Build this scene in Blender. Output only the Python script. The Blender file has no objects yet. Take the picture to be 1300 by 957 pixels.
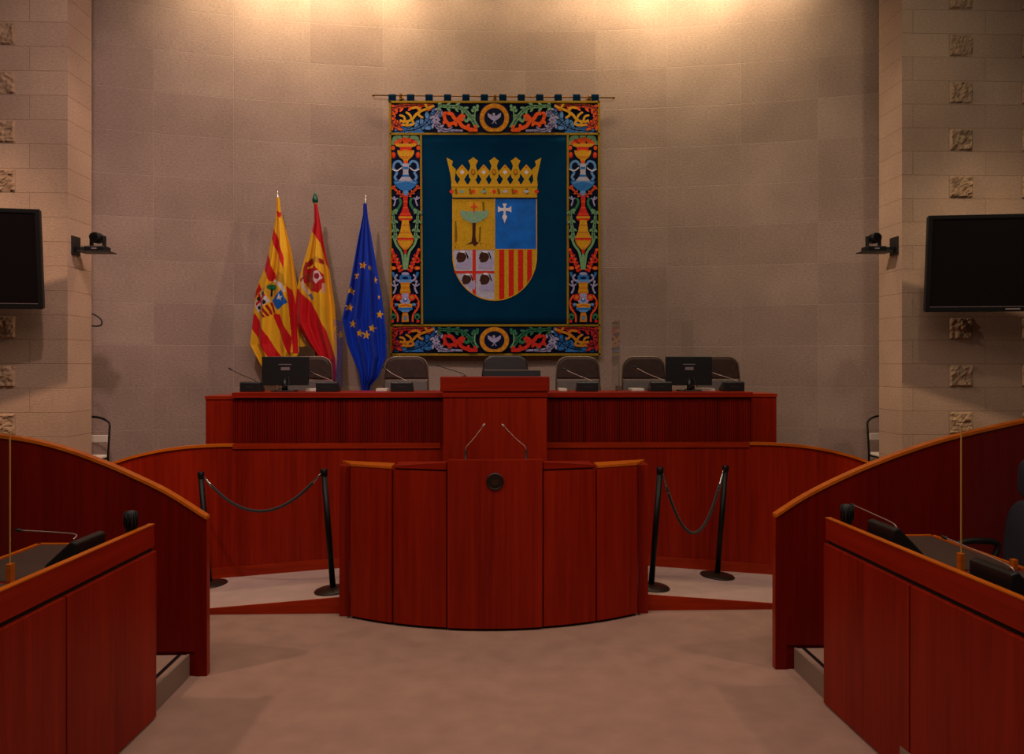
import bpy, bmesh, math, random
from mathutils import Vector, Matrix, Euler, noise
random.seed(7)
PI = math.pi
S = bpy.context.scene
COL = S.collection
EYE = 2.0
F = 1000.0                      # focal length in pixels of the 1300 x 957 frame
TH = 0.03                       # the photographer stands turned a little to the right
CT, ST = math.cos(TH), math.sin(TH)

def P(px, py, D):
    """point of the plane y = D seen at a pixel"""
    u = (px-650.0)/F
    t = D/(CT-u*ST)
    return Vector((t*(ST+u*CT), D, EYE-(py-463.0)/F*t))

def lin(r, g, b):
    f = lambda c: (c/12.92 if c <= .04045 else ((c+.055)/1.055)**2.4)
    return (f(r/255), f(g/255), f(b/255), 1)

# ------------------------------------------------------------------ materials
def newmat(name):
    m = bpy.data.materials.new(name); m.use_nodes = True
    nt = m.node_tree
    return m, nt, nt.nodes['Principled BSDF']

def plain(name, col, rough=.5, metal=0, noise=0, nscale=60, bump=0, coat=0, spec=.5, sheen=0):
    m, nt, b = newmat(name)
    b.inputs['Base Color'].default_value = col
    b.inputs['Roughness'].default_value = rough
    b.inputs['Metallic'].default_value = metal
    b.inputs['Specular IOR Level'].default_value = spec
    b.inputs['Coat Weight'].default_value = coat
    b.inputs['Sheen Weight'].default_value = sheen
    tc = nt.nodes.new('ShaderNodeTexCoord')
    n = nt.nodes.new('ShaderNodeTexNoise'); n.inputs['Scale'].default_value = nscale
    n.inputs['Detail'].default_value = 4
    nt.links.new(tc.outputs['Object'], n.inputs['Vector'])
    if noise:
        r = nt.nodes.new('ShaderNodeValToRGB')
        r.color_ramp.elements[0].position = .3; r.color_ramp.elements[1].position = .7
        r.color_ramp.elements[0].color = tuple(c*(1-noise) for c in col[:3])+(1,)
        r.color_ramp.elements[1].color = tuple(min(1, c*(1+noise)) for c in col[:3])+(1,)
        nt.links.new(n.outputs['Fac'], r.inputs['Fac'])
        nt.links.new(r.outputs['Color'], b.inputs['Base Color'])
    if bump:
        bp = nt.nodes.new('ShaderNodeBump'); bp.inputs['Strength'].default_value = bump
        bp.inputs['Distance'].default_value = .01
        nt.links.new(n.outputs['Fac'], bp.inputs['Height'])
        nt.links.new(bp.outputs['Normal'], b.inputs['Normal'])
    return m

def wood(name, dark, light, scale=(28, 28, 1.1), rough=.38, coat=.0):
    m, nt, b = newmat(name)
    N = nt.nodes.new; L = nt.links.new
    tc = N('ShaderNodeTexCoord'); mp = N('ShaderNodeMapping')
    mp.inputs['Scale'].default_value = scale
    L(tc.outputs['Object'], mp.inputs['Vector'])
    n1 = N('ShaderNodeTexNoise'); n1.inputs['Scale'].default_value = 1.0; n1.inputs['Detail'].default_value = 6
    n1.inputs['Roughness'].default_value = .65
    L(mp.outputs['Vector'], n1.inputs['Vector'])
    mp2 = N('ShaderNodeMapping'); mp2.inputs['Scale'].default_value = tuple(s*.12 for s in scale)
    L(tc.outputs['Object'], mp2.inputs['Vector'])
    n2 = N('ShaderNodeTexNoise'); n2.inputs['Scale'].default_value = 1.0; n2.inputs['Detail'].default_value = 2
    L(mp2.outputs['Vector'], n2.inputs['Vector'])
    mx = N('ShaderNodeMath'); mx.operation = 'MULTIPLY_ADD'; mx.inputs[1].default_value = .55
    L(n1.outputs['Fac'], mx.inputs[0])
    m3 = N('ShaderNodeMath'); m3.operation = 'MULTIPLY'; m3.inputs[1].default_value = .45
    L(n2.outputs['Fac'], m3.inputs[0]); L(m3.outputs[0], mx.inputs[2])
    r = N('ShaderNodeValToRGB')
    r.color_ramp.elements[0].position = .36; r.color_ramp.elements[0].color = dark
    r.color_ramp.elements[1].position = .64; r.color_ramp.elements[1].color = light
    L(mx.outputs[0], r.inputs['Fac']); L(r.outputs['Color'], b.inputs['Base Color'])
    b.inputs['Roughness'].default_value = rough
    b.inputs['Coat Weight'].default_value = coat; b.inputs['Coat Roughness'].default_value = .25
    b.inputs['Specular IOR Level'].default_value = .14
    return m

def stone(name, bw, bh, ox, oz, offset, c1, c2, mortar, mort=.005, bumpd=.006, speck=1.0):
    m, nt, b = newmat(name)
    N = nt.nodes.new; L = nt.links.new
    uv = N('ShaderNodeUVMap'); uv.uv_map = 'UVMap'
    mp = N('ShaderNodeMapping'); mp.inputs['Location'].default_value = (ox, oz, 0)
    L(uv.outputs['UV'], mp.inputs['Vector'])
    br = N('ShaderNodeTexBrick')
    br.offset = offset; br.offset_frequency = 2; br.squash = 1
    br.inputs['Scale'].default_value = 1
    br.inputs['Brick Width'].default_value = bw; br.inputs['Row Height'].default_value = bh
    br.inputs['Mortar Size'].default_value = mort; br.inputs['Mortar Smooth'].default_value = .4
    br.inputs['Bias'].default_value = 0
    br.inputs['Color1'].default_value = c1; br.inputs['Color2'].default_value = c2
    br.inputs['Mortar'].default_value = mortar
    L(mp.outputs['Vector'], br.inputs['Vector'])
    # soft clouding, fine grain, horizontal bedding
    n1 = N('ShaderNodeTexNoise'); n1.inputs['Scale'].default_value = 1.6; n1.inputs['Detail'].default_value = 5
    L(uv.outputs['UV'], n1.inputs['Vector'])
    n2 = N('ShaderNodeTexNoise'); n2.inputs['Scale'].default_value = 55; n2.inputs['Detail'].default_value = 4
    n2.inputs['Roughness'].default_value = .7
    mpb = N('ShaderNodeMapping'); mpb.inputs['Scale'].default_value = (.55, 1.25, 1)
    L(uv.outputs['UV'], mpb.inputs['Vector']); L(mpb.outputs['Vector'], n2.inputs['Vector'])
    r1 = N('ShaderNodeMapRange'); r1.inputs['From Min'].default_value = .3; r1.inputs['From Max'].default_value = .7
    r1.inputs['To Min'].default_value = .88; r1.inputs['To Max'].default_value = 1.10
    L(n1.outputs['Fac'], r1.inputs['Value'])
    r2 = N('ShaderNodeMapRange'); r2.inputs['From Min'].default_value = .3; r2.inputs['From Max'].default_value = .7
    r2.inputs['To Min'].default_value = 1-.16*speck; r2.inputs['To Max'].default_value = 1+.16*speck
    L(n2.outputs['Fac'], r2.inputs['Value'])
    mu = N('ShaderNodeMath'); mu.operation = 'MULTIPLY'
    L(r1.outputs['Result'], mu.inputs[0]); L(r2.outputs['Result'], mu.inputs[1])
    mc = N('ShaderNodeMix'); mc.data_type = 'RGBA'; mc.blend_type = 'MULTIPLY'; mc.inputs['Factor'].default_value = 1
    L(br.outputs['Color'], mc.inputs['A']); L(mu.outputs[0], mc.inputs['B'])
    # pale scratches / fossils
    n3 = N('ShaderNodeTexNoise'); n3.inputs['Scale'].default_value = 9; n3.inputs['Detail'].default_value = 7
    n3.inputs['Roughness'].default_value = .75
    L(uv.outputs['UV'], n3.inputs['Vector'])
    r3 = N('ShaderNodeMapRange'); r3.inputs['From Min'].default_value = .66; r3.inputs['From Max'].default_value = .74
    r3.inputs['To Max'].default_value = .35
    L(n3.outputs['Fac'], r3.inputs['Value'])
    mp3 = N('ShaderNodeMix'); mp3.data_type = 'RGBA'
    L(r3.outputs['Result'], mp3.inputs['Factor']); L(mc.outputs['Result'], mp3.inputs['A'])
    mp3.inputs['B'].default_value = lin(205, 185, 165)
    L(mp3.outputs['Result'], b.inputs['Base Color'])
    b.inputs['Roughness'].default_value = .85; b.inputs['Specular IOR Level'].default_value = .25
    ad = N('ShaderNodeMath'); ad.operation = 'MULTIPLY_ADD'; ad.inputs[1].default_value = -.6
    L(br.outputs['Fac'], ad.inputs[0]); L(n2.outputs['Fac'], ad.inputs[2])
    bp = N('ShaderNodeBump'); bp.inputs['Strength'].default_value = .5; bp.inputs['Distance'].default_value = bumpd
    L(ad.outputs[0], bp.inputs['Height']); L(bp.outputs['Normal'], b.inputs['Normal'])
    return m

def acrylic(name):
    m = bpy.data.materials.new(name); m.use_nodes = True
    nt = m.node_tree; nt.nodes.clear()
    N = nt.nodes.new; L = nt.links.new
    o = N('ShaderNodeOutputMaterial'); mix = N('ShaderNodeMixShader')
    t = N('ShaderNodeBsdfTransparent'); t.inputs['Color'].default_value = (.965, .975, .97, 1)
    g = N('ShaderNodeBsdfGlossy'); g.inputs['Roughness'].default_value = .02
    fr = N('ShaderNodeFresnel'); fr.inputs['IOR'].default_value = 1.45
    gm = N('ShaderNodeNewGeometry'); inv = N('ShaderNodeMath'); inv.operation = 'SUBTRACT'; inv.inputs[0].default_value = 1
    L(gm.outputs['Backfacing'], inv.inputs[1])
    ml = N('ShaderNodeMath'); ml.operation = 'MULTIPLY'
    L(fr.outputs[0], ml.inputs[0]); L(inv.outputs[0], ml.inputs[1])
    L(ml.outputs[0], mix.inputs[0]); L(t.outputs[0], mix.inputs[1]); L(g.outputs[0], mix.inputs[2])
    L(mix.outputs[0], o.inputs['Surface'])
    return m

def attrmat(name, rough=.6, sheen=.2, bump=.25, nscale=900):
    m, nt, b = newmat(name)
    a = nt.nodes.new('ShaderNodeAttribute'); a.attribute_name = 'Col'
    nt.links.new(a.outputs['Color'], b.inputs['Base Color'])
    b.inputs['Roughness'].default_value = rough; b.inputs['Sheen Weight'].default_value = sheen
    b.inputs['Specular IOR Level'].default_value = .18
    return m

WD, WL = lin(116, 20, 4), lin(156, 34, 8)
M_WOOD = wood('cherry_wood', WD, WL)
M_WOODH = wood('cherry_wood_rail', WD, WL, scale=(1.1, 1.1, 28))
M_WOODX = wood('cherry_wood_slat', lin(84, 9, 4), lin(128, 20, 6), scale=(60, 60, .8))
M_WOODD = wood('cherry_wood_deep', lin(92, 9, 4), lin(122, 17, 5))
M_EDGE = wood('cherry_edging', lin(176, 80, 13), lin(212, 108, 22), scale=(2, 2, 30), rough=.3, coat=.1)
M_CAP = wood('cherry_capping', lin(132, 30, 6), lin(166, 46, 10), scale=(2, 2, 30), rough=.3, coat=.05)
M_GAP = plain('shadow_gap_black', lin(22, 6, 4), .8)
M_LEATHER = plain('desk_leather', lin(66, 46, 36), .55, noise=.15, nscale=200, bump=.15)
M_STONEB = stone('sandstone_curved_wall', .877, .49, 0, 0, 0, lin(160, 136, 122), lin(148, 124, 112), lin(161, 138, 124), .005, speck=1.35)
M_STONES = stone('sandstone_side_wall', .737, .2355, 0, 0, .5, lin(162, 134, 111), lin(155, 127, 106), lin(138, 110, 88), .004)
M_STONER = stone('sandstone_reveal', 40, .2355, 0, 0, 0, lin(172, 142, 120), lin(166, 137, 115), lin(142, 112, 88), .004)
M_ROUGH = plain('rough_hewn_sandstone', lin(148, 120, 94), .95, noise=.14, nscale=14, bump=.6, spec=.1)
M_CARPET = plain('beige_carpet', lin(166, 130, 114), .95, noise=.10, nscale=5, spec=.1)
M_RAMPC = plain('ramp_carpet', lin(192, 160, 148), .95, noise=.06, nscale=6, spec=.1)
M_STEP = plain('step_riser_grey', lin(140, 118, 104), .6, noise=.05)
M_BLACK = plain('black_plastic', lin(20, 18, 18), .45)
M_BLACKM = plain('black_metal', lin(14, 13, 13), .45, spec=.25)
M_SCREEN = plain('dark_screen', lin(14, 8, 8), .22)
M_SILVER = plain('brushed_steel', lin(190, 185, 180), .3, metal=1)
M_STALK = plain('satin_stalk', lin(175, 150, 140), .4, metal=.6)
M_BASEB = plain('stanchion_base_bronze', lin(52, 40, 32), .4, metal=.4)
M_BROWN = plain('brown_leather', lin(58, 36, 28), .55, spec=.25, noise=.2, nscale=20, bump=.12)
M_DARKL = plain('black_leather', lin(38, 26, 24), .42, noise=.2, nscale=18, bump=.15)
M_GREYV = plain('grey_vinyl', lin(104, 90, 82), .6, noise=.1, nscale=30, bump=.1)
M_FRAME = plain('chair_tube_grey', lin(120, 102, 88), .4, metal=.5)
M_NAVYL = plain('office_chair_black', lin(40, 40, 52), .55, noise=.1, nscale=80, bump=.2)
M_PAPER = plain('paper_white', lin(215, 200, 185), .8)
M_ACR = acrylic('clear_acrylic')
M_ACRE = plain('acrylic_edge_lit', lin(205, 150, 75), .4)  # golden colour stands in for light caught in the clear edge
M_BRASS = plain('brass', lin(120, 80, 26), .42, metal=.8)
M_BRONZE = plain('dark_bronze', lin(46, 30, 24), .45, metal=.5)
M_BRONZE2 = plain('dark_bronze_relief', lin(62, 42, 30), .4, metal=.5)
M_CABLE = plain('cable_rubber', lin(15, 14, 14), .6)
M_ROPE = plain('black_velvet_rope', lin(20, 17, 17), .8, sheen=.3, noise=.3, nscale=150, bump=.3)
M_GREEN = plain('green_metal', lin(15, 80, 62), .35, metal=.3)
M_CEIL = plain('ceiling_plaster', lin(90, 80, 72), .9, noise=.04)
M_STICK = plain('grey_sticker', lin(120, 104, 104), .6)
M_LAMP = plain('lamp_housing', lin(40, 38, 36), .5)
M_CLOTHC = attrmat('flag_satin', .6, .05)

# ------------------------------------------------------------------ mesh builder
class B:
    def __init__(s): s.v = []; s.f = []; s.m = []; s.mi = 0; s.sm = []
    def add(s, vs, fs, smooth=False):
        o = len(s.v); s.v += [Vector(v) for v in vs]
        for f in fs:
            s.f.append([i+o for i in f]); s.m.append(s.mi); s.sm.append(smooth)
        return s
    def bx(s, x0, x1, y0, y1, z0, z1):
        vs = [(x, y, z) for z in (z0, z1) for y in (y0, y1) for x in (x0, x1)]
        return s.add(vs, [(0, 2, 3, 1), (4, 5, 7, 6), (0, 1, 5, 4), (2, 6, 7, 3), (0, 4, 6, 2), (1, 3, 7, 5)])
    def box(s, c, d, rot=(0, 0, 0)):
        R = Euler(rot).to_matrix(); c = Vector(c)
        vs = [c+R @ Vector((x*d[0]/2, y*d[1]/2, z*d[2]/2)) for z in (-1, 1) for y in (-1, 1) for x in (-1, 1)]
        return s.add(vs, [(0, 2, 3, 1), (4, 5, 7, 6), (0, 1, 5, 4), (2, 6, 7, 3), (0, 4, 6, 2), (1, 3, 7, 5)])
    def hexa(s, bot, top):
        n = len(bot)
        fs = [tuple(range(n-1, -1, -1)), tuple(range(n, 2*n))]
        fs += [(i, (i+1) % n, n+(i+1) % n, n+i) for i in range(n)]
        return s.add(list(bot)+list(top), fs)
    def prism(s, pts, d):      # pts: closed list of 3-D points, d: extrusion vector
        d = Vector(d)
        return s.hexa([Vector(p) for p in pts], [Vector(p)+d for p in pts])
    def tube(s, path, r, n=10, closed=False):
        path = [Vector(p) for p in path]; k = len(path)
        rs = r if isinstance(r, (list, tuple)) else [r]*k
        vs = []; up = None
        for i, p in enumerate(path):
            if closed: t = path[(i+1) % k]-path[i-1]
            else: t = path[min(i+1, k-1)]-path[max(i-1, 0)]
            t.normalize()
            if up is None:
                a = Vector((0, 0, 1)) if abs(t.z) < .9 else Vector((1, 0, 0))
                up = t.cross(a).normalized()
            else:
                up = (up-t*up.dot(t)).normalized()
            w = t.cross(up)
            for j in range(n):
                a = 2*PI*j/n
                vs.append(p+(up*math.cos(a)+w*math.sin(a))*rs[i])
        fs = []
        for i in range(k if closed else k-1):
            i2 = (i+1) % k
            for j in range(n):
                fs.append((i*n+j, i*n+(j+1) % n, i2*n+(j+1) % n, i2*n+j))
        s.add(vs, fs, True)
        if not closed:
            o = len(s.v)-len(vs)
            s.f.append([o+j for j in range(n-1, -1, -1)]); s.m.append(s.mi); s.sm.append(False)
            s.f.append([o+(k-1)*n+j for j in range(n)]); s.m.append(s.mi); s.sm.append(False)
        return s
    def cyl(s, a, b, r, n=20, r2=None): return s.tube([a, b], [r, r if r2 is None else r2], n)
    def lathe(s, prof, c=(0, 0, 0), n=28):
        c = Vector(c); vs = []; k = len(prof)
        for (r, z) in prof:
            for j in range(n):
                a = 2*PI*j/n; vs.append(c+Vector((r*math.cos(a), r*math.sin(a), z)))
        fs = [(i*n+j, i*n+(j+1) % n, (i+1)*n+(j+1) % n, (i+1)*n+j) for i in range(k-1) for j in range(n)]
        s.add(vs, fs, True); o = len(s.v)-len(vs)
        s.f.append([o+j for j in range(n-1, -1, -1)]); s.m.append(s.mi); s.sm.append(False)
        s.f.append([o+(k-1)*n+j for j in range(n)]); s.m.append(s.mi); s.sm.append(False)
        return s
    def ball(s, c, r, n=16, sc=(1, 1, 1)):
        c = Vector(c); k = n//2; vs = []
        for i in range(k+1):
            p = PI*i/k
            for j in range(n):
                a = 2*PI*j/n
                vs.append(c+Vector((r*sc[0]*math.sin(p)*math.cos(a), r*sc[1]*math.sin(p)*math.sin(a), r*sc[2]*math.cos(p))))
        fs = [(i*n+j, (i+1)*n+j, (i+1)*n+(j+1) % n, i*n+(j+1) % n) for i in range(k) for j in range(n)]
        return s.add(vs, fs, True)

def smooth_path(pts, n=6):
    pts = [Vector(p) for p in pts]; out = []
    for i in range(len(pts)-1):
        p0 = pts[max(i-1, 0)]; p1 = pts[i]; p2 = pts[i+1]; p3 = pts[min(i+2, len(pts)-1)]
        for k in range(n):
            t = k/n
            out.append(.5*((2*p1)+(p2-p0)*t+(2*p0-5*p1+4*p2-p3)*t*t+(3*p1-p0-3*p2+p3)*t**3))
    out.append(pts[-1]); return out

def obj(name, b, mats, parent=None, bev=0, world=False, uvf=None, weld=False):
    me = bpy.data.meshes.new(name)
    off = Vector(parent.location) if (parent is not None and world) else Vector((0, 0, 0))
    q = parent
    if parent is not None and world:
        q = parent.parent
        while q is not None: off = off+Vector(q.location); q = q.parent
    me.from_pydata([tuple(v-off) for v in b.v], [], b.f)
    if not isinstance(mats, (list, tuple)): mats = [mats]
    for m in mats: me.materials.append(m)
    me.polygons.foreach_set('material_index', b.m)
    me.polygons.foreach_set('use_smooth', b.sm)
    bm = bmesh.new(); bm.from_mesh(me)
    if weld:
        bmesh.ops.remove_doubles(bm, verts=bm.verts, dist=1e-5)
        for e in bm.edges: e.smooth = len(e.link_faces) == 2 and e.link_faces[0].normal.angle(e.link_faces[1].normal, 0) < .5
    bmesh.ops.recalc_face_normals(bm, faces=bm.faces)
    bm.to_mesh(me); bm.free()
    if uvf:
        uv = me.uv_layers.new(name='UVMap')
        for l in me.loops: uv.data[l.index].uv = uvf(me.vertices[l.vertex_index].co)
    me.update()
    o = bpy.data.objects.new(name, me); COL.objects.link(o)
    if parent is not None: o.parent = parent
    if bev:
        md = o.modifiers.new('edge', 'BEVEL'); md.width = bev; md.segments = 2; md.limit_method = 'ANGLE'
        md.angle_limit = math.radians(40)
    return o

def tag(o, label, cat, group=None):
    o['label'] = label; o['category'] = cat
    if group: o['group'] = group
    return o
def thing(name, label, cat, loc=(0, 0, 0), rz=0, group=None):
    o = bpy.data.objects.new(name, None); COL.objects.link(o)
    o.location = loc; o.rotation_euler = (0, 0, rz); o.empty_display_size = .1
    return tag(o, label, cat, group)
def struct(o): o['kind'] = 'structure'; return o
def dup(root, loc, rz=None, label=None, rot=None):
    r = root.copy(); COL.objects.link(r); r.location = loc
    if rz is not None: r.rotation_euler = (0, 0, rz)
    if rot is not None: r.rotation_euler = rot
    if label: r['label'] = label
    def rec(a, b):
        for ch in list(a.children):
            c = ch.copy(); COL.objects.link(c); c.parent = b; rec(ch, c)
    rec(root, r)
    return r

# ================================================================== THE ROOM
XC = .05                        # axis of the room
R_W, Y_W = 14.0, 9.8            # curved back wall
def arc(s, y0=0): 
    a = s/R_W
    return XC+(R_W+y0)*math.sin(a), Y_W-R_W+(R_W+y0)*math.cos(a)

struct(obj('floor', B().bx(-7, 7, -1.5, 7.42, -.1, 0), M_CARPET))
# curved wall
b = B(); n = 72; s0, s1 = -5.7, 5.7
vs = []
for i in range(n+1):
    s = s0+(s1-s0)*i/n
    x, y = arc(s); x2, y2 = arc(s, .3)
    vs += [(x, y, -.1), (x, y, 7.3), (x2, y2, -.1), (x2, y2, 7.3)]
fs = []
for i in range(n):
    a = 4*i; c = a+4
    fs += [(a, c, c+1, a+1), (c+2, a+2, a+3, c+3), (a+1, c+1, c+3, a+3), (a+2, c+2, c, a)]
fs += [(0, 1, 3, 2), (4*n+2, 4*n+3, 4*n+1, 4*n)]
b.add(vs, fs)
def uvback(co):
    s = math.atan2(co.x-XC, co.y-(Y_W-R_W))*R_W
    return (s+1.345+.877*20, co.z-4.19+.49*20)
struct(obj('wall_back', b, M_STONEB, uvf=uvback))

# side walls with their reveals and rough-hewn headers
XL, XR, Y_S, Y_R = -4.06, 4.12, 7.73, 8.19
def rough_header(b, x0, x1, zc, y):
    h = .107; n = 14; sd = Vector((x0*7.3, zc*5.1, 2.0))
    vs = []; g = {}
    for i in range(n+1):
        for j in range(n+1):
            e = (i in (0, n)) or (j in (0, n))
            q = Vector((i/n*2.3, j/n*2.3, 0))+sd
            d = 0 if e else max(0, .016+.022*noise.noise(q)+.016*noise.noise(q*2.9)+.008*noise.noise(q*6))
            g[i, j] = len(vs)
            vs.append((x0+(x1-x0)*i/n, y-d, zc-h+2*h*j/n))
    b.mi = 1
    b.add(vs, [(g[i, j], g[i+1, j], g[i+1, j+1], g[i, j+1]) for i in range(n) for j in range(n)])
    b.mi = 0
def side_wall(name, xi, xo, cols):
    b = B().bx(min(xi, xo), max(xi, xo), Y_S, Y_R, -.1, 7.3)
    for (a, c) in cols:
        for k in range(-5, 7): rough_header(b, a, c, 3.775+.471*k, Y_S-.003)
    def uv(co):
        face_x = abs(co.x-xi) < 1e-4
        u = co.x if abs(co.y-Y_S) < .06 else co.x-(co.y-Y_S)*(1 if xi > 0 else -1)
        c0 = cols[0][0]
        return (u-c0+.737*30, co.z-(3.775-.118)+.2355*41)
    o = obj(name, b, [M_STONES, M_ROUGH, M_STONER], uvf=uv)
    for p in o.data.polygons:
        if abs(p.normal.x) > .9 and abs(p.center.x-xi) < .01: p.material_index = 2
    return struct(o)
side_wall('wall_left', XL, -7.6, [(-4.79, -4.555), (-5.527, -5.292), (-6.264, -6.03)])
side_wall('wall_right', XR, 7.6, [(4.60, 4.835), (5.337, 5.572), (6.074, 6.309)])
b = B().bx(-7.6, 7.6, 4.6, 10.3, 7.3, 7.4)
struct(obj('ceiling', b, M_CEIL))
# the raised stage behind the partition and the lower landings beside it
struct(obj('stage_floor', B().bx(-2.78, 2.78, 7.5, 9.3, -.05, 1.0), M_CARPET))
struct(obj('landing_floor', B().bx(-5.4, -2.80, 7.5, 8.95, -.05, .55), M_CARPET))
struct(obj('landing_floor', B().bx(2.80, 5.4, 7.5, 8.95, -.05, .55), M_CARPET))

# ramps up to the lectern
YRF, YPW = 6.395, 7.385
def zr(x): return max(0, .127-.078*(abs(x-XC)-1.2))
for sg in (-1, 1):
    xa, xb = XC+sg*1.13, XC+sg*2.80
    b = B(); b.hexa([(xa, YRF, 0), (xb, YRF, 0), (xb, YPW, 0), (xa, YPW, 0)],
                    [(xa, YRF, zr(xa)), (xb, YRF, zr(xb)), (xb, YPW, zr(xb)), (xa, YPW, zr(xa))])
    o = struct(obj('ramp', b, M_RAMPC))
    b = B(); b.hexa([(xa, YRF-.02, 0), (xb, YRF-.02, 0), (xb, YRF, 0), (xa, YRF, 0)],
                    [(xa, YRF-.02, zr(xa)+.004), (xb, YRF-.02, zr(xb)+.004), (xb, YRF, zr(xb)+.004), (xa, YRF, zr(xa)+.004)])
    obj('riser_board', b, M_CAP, o)
struct(obj('lectern_floor', B().bx(XC-1.125, XC+1.125, 6.46, 7.38, 0, .127), M_RAMPC))
# tier platforms under the benches
YP = 5.115
for sg in (-1, 1):
    xa = 1.93 if sg < 0 else 2.02
    b = B().bx(min(sg*xa, sg*6.5), max(sg*xa, sg*6.5), -1, YP-.005, 0, .14)
    o = struct(obj('tier_platform', b, M_CARPET))
    b = B().bx(min(sg*xa, sg*(xa-.015)), max(sg*xa, sg*(xa-.015)), -1, YP-.005, 0, .145)
    obj('riser_board', b, M_STEP, o)
    b = B().bx(min(sg*(xa+.035), sg*(xa+.06)), max(sg*(xa+.035), sg*(xa+.06)), -1, YP-.005, .14, .144)
    obj('nosing_strip', b, M_BLACK, o)

# ================================================================== PARTITION IN FRONT OF THE STAGE
root = thing('partition', 'long low cherry wood partition with drooping curved ends, running behind the lectern', 'partition', (XC, YPW+.03, 0))
ZT = EYE-.735
def ptop(x):
    d = max(0, abs(x-XC)-2.42); return ZT-(.075*d*d+.055*d**3)
xs = [-3.95+i*.1 for i in range(80)]
xs = [x+XC for x in xs]
b = B()
for i in range(len(xs)-1):
    x0, x1 = xs[i], xs[i+1]
    b.hexa([(x0, YPW, 0), (x1, YPW, 0), (x1, YPW+.05, 0), (x0, YPW+.05, 0)],
           [(x0, YPW, ptop(x0)-.024), (x1, YPW, ptop(x1)-.024), (x1, YPW+.05, ptop(x1)-.024), (x0, YPW+.05, ptop(x0)-.024)])
obj('panel', b, M_WOOD, root, world=True)
for lo, hi in ((-3.95, -2.42), (-2.42, -.5), (.5, 2.42), (2.42, 3.95)):
    b = B(); n = 20; hc = .045 if abs(lo+hi) < 4 else .024
    for i in range(n):
        x0, x1 = XC+lo+(hi-lo)*i/n, XC+lo+(hi-lo)*(i+1)/n
        b.hexa([(x0, YPW-.012, ptop(x0)-hc), (x1, YPW-.012, ptop(x1)-hc), (x1, YPW+.065, ptop(x1)-hc), (x0, YPW+.065, ptop(x0)-hc)],
               [(x0, YPW-.012, ptop(x0)), (x1, YPW-.012, ptop(x1)), (x1, YPW+.065, ptop(x1)), (x0, YPW+.065, ptop(x0))])
    obj('capping', b, M_CAP if abs(lo+hi) < 4 else M_EDGE, root, world=True)
for sg in (-1, 1):
    b = B(); n = 12
    for i in range(n):
        x0, x1 = XC+sg*(1.15+2.75*i/n), XC+sg*(1.15+2.75*(i+1)/n)
        b.hexa([(x0, YPW-.012, zr(x0)), (x1, YPW-.012, zr(x1)), (x1, YPW, zr(x1)), (x0, YPW, zr(x0))],
               [(x0, YPW-.012, zr(x0)+.095), (x1, YPW-.012, zr(x1)+.095), (x1, YPW, zr(x1)+.095), (x0, YPW, zr(x0)+.095)])
    obj('skirting', b, M_CAP, root, world=True)

# ================================================================== ROSTRUM DESK
YD = 7.5
xl, xr = P(295, 498, YD).x, P(955, 498, YD).x
zt = EYE-.262
root = thing('rostrum_desk', 'long high cherry wood desk with fluted front, carrying monitors and microphones', 'desk', (XC, YD+.3, 1.0))
# fluted front: many narrow slats of slightly different depth
def flutes(x0, x1):
    b = B(); rnd = random.Random(5); x = x0; w = .023
    while x < x1-.005:
        xe = min(x+w, x1); d = rnd.choice([0, 0, .003, .005])
        b.bx(x+.0018, xe-.0018, YD+.012-d, YD+.04, 1.15, zt-.062)
        x = xe
    b.bx(x0, x1, YD+.03, YD+.05, 1.15, zt-.062)
    return b
xcl, xcr = P(562, 500, 7.3).x, P(694, 500, 7.3).x
obj('fluted_front', flutes(xl, xcl-.0), M_WOODX, root, world=True)
obj('fluted_front', flutes(xcr+.0, xr), M_WOODX, root, world=True)
obj('shadow_gap', B().bx(xl+.01, xr-.01, YD+.02, YD+.05, zt-.068, zt-.045), M_GAP, root, world=True)
obj('worktop', B().bx(xl, xr, YD-.02, YD+.59, zt-.05, zt), M_WOODH, root, bev=.004, world=True)
obj('rear_panel', B().bx(xl+.05, xr-.05, YD+.55, YD+.58, 1.0, zt-.05), M_WOODD, root, world=True)
for (pa, pb, dz) in ((262, 295, .035), (955, 985, .018)):
    xa, xb = P(pa, 500, YD+.12).x, P(pb, 500, YD+.12).x
    if pa < 600: xb += .05
    else: xa -= .05
    b = B().bx(xa, xb, YD+.10, YD+.58, 1.0, zt-dz-.035)
    w = obj('end_wing', b, M_WOOD, root, bev=.004, world=True)
    b = B().bx(xa-.005, xb+.005, YD+.092, YD+.585, zt-dz-.035, zt-dz)
    obj('wing_top', b, M_CAP, w, bev=.003, world=True)

# central block of the rostrum
YB = 7.2
root = thing('presiding_block', 'tall square cherry wood block standing out of the middle of the rostrum', 'desk', (XC, YB+.1, .127))
xa, xb = P(562.5, 500, YB).x, P(694.5, 500, YB).x
zb = EYE-.108
obj('front_panel', B().bx(xa, xb, YB, YB+.16, .127, zb-.19), M_WOOD, root, bev=.004, world=True)
obj('band', B().bx(xa-.005, xb+.008, YB-.008, YB+.16, zb-.19, zb-.135), M_WOODH, root, bev=.003, world=True)
obj('raised_top', B().bx(P(559, 480, YB).x, P(697.5, 480, YB).x, YB-.02, YB+.16, zb-.135, zb), M_WOODH, root, bev=.006, world=True)
obj('upper_shelf', B().bx(xa+.02, xb-.02, YB+.16, YB+.28, zt+.003, zb-.03), M_WOODD, root, world=True)

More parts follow.
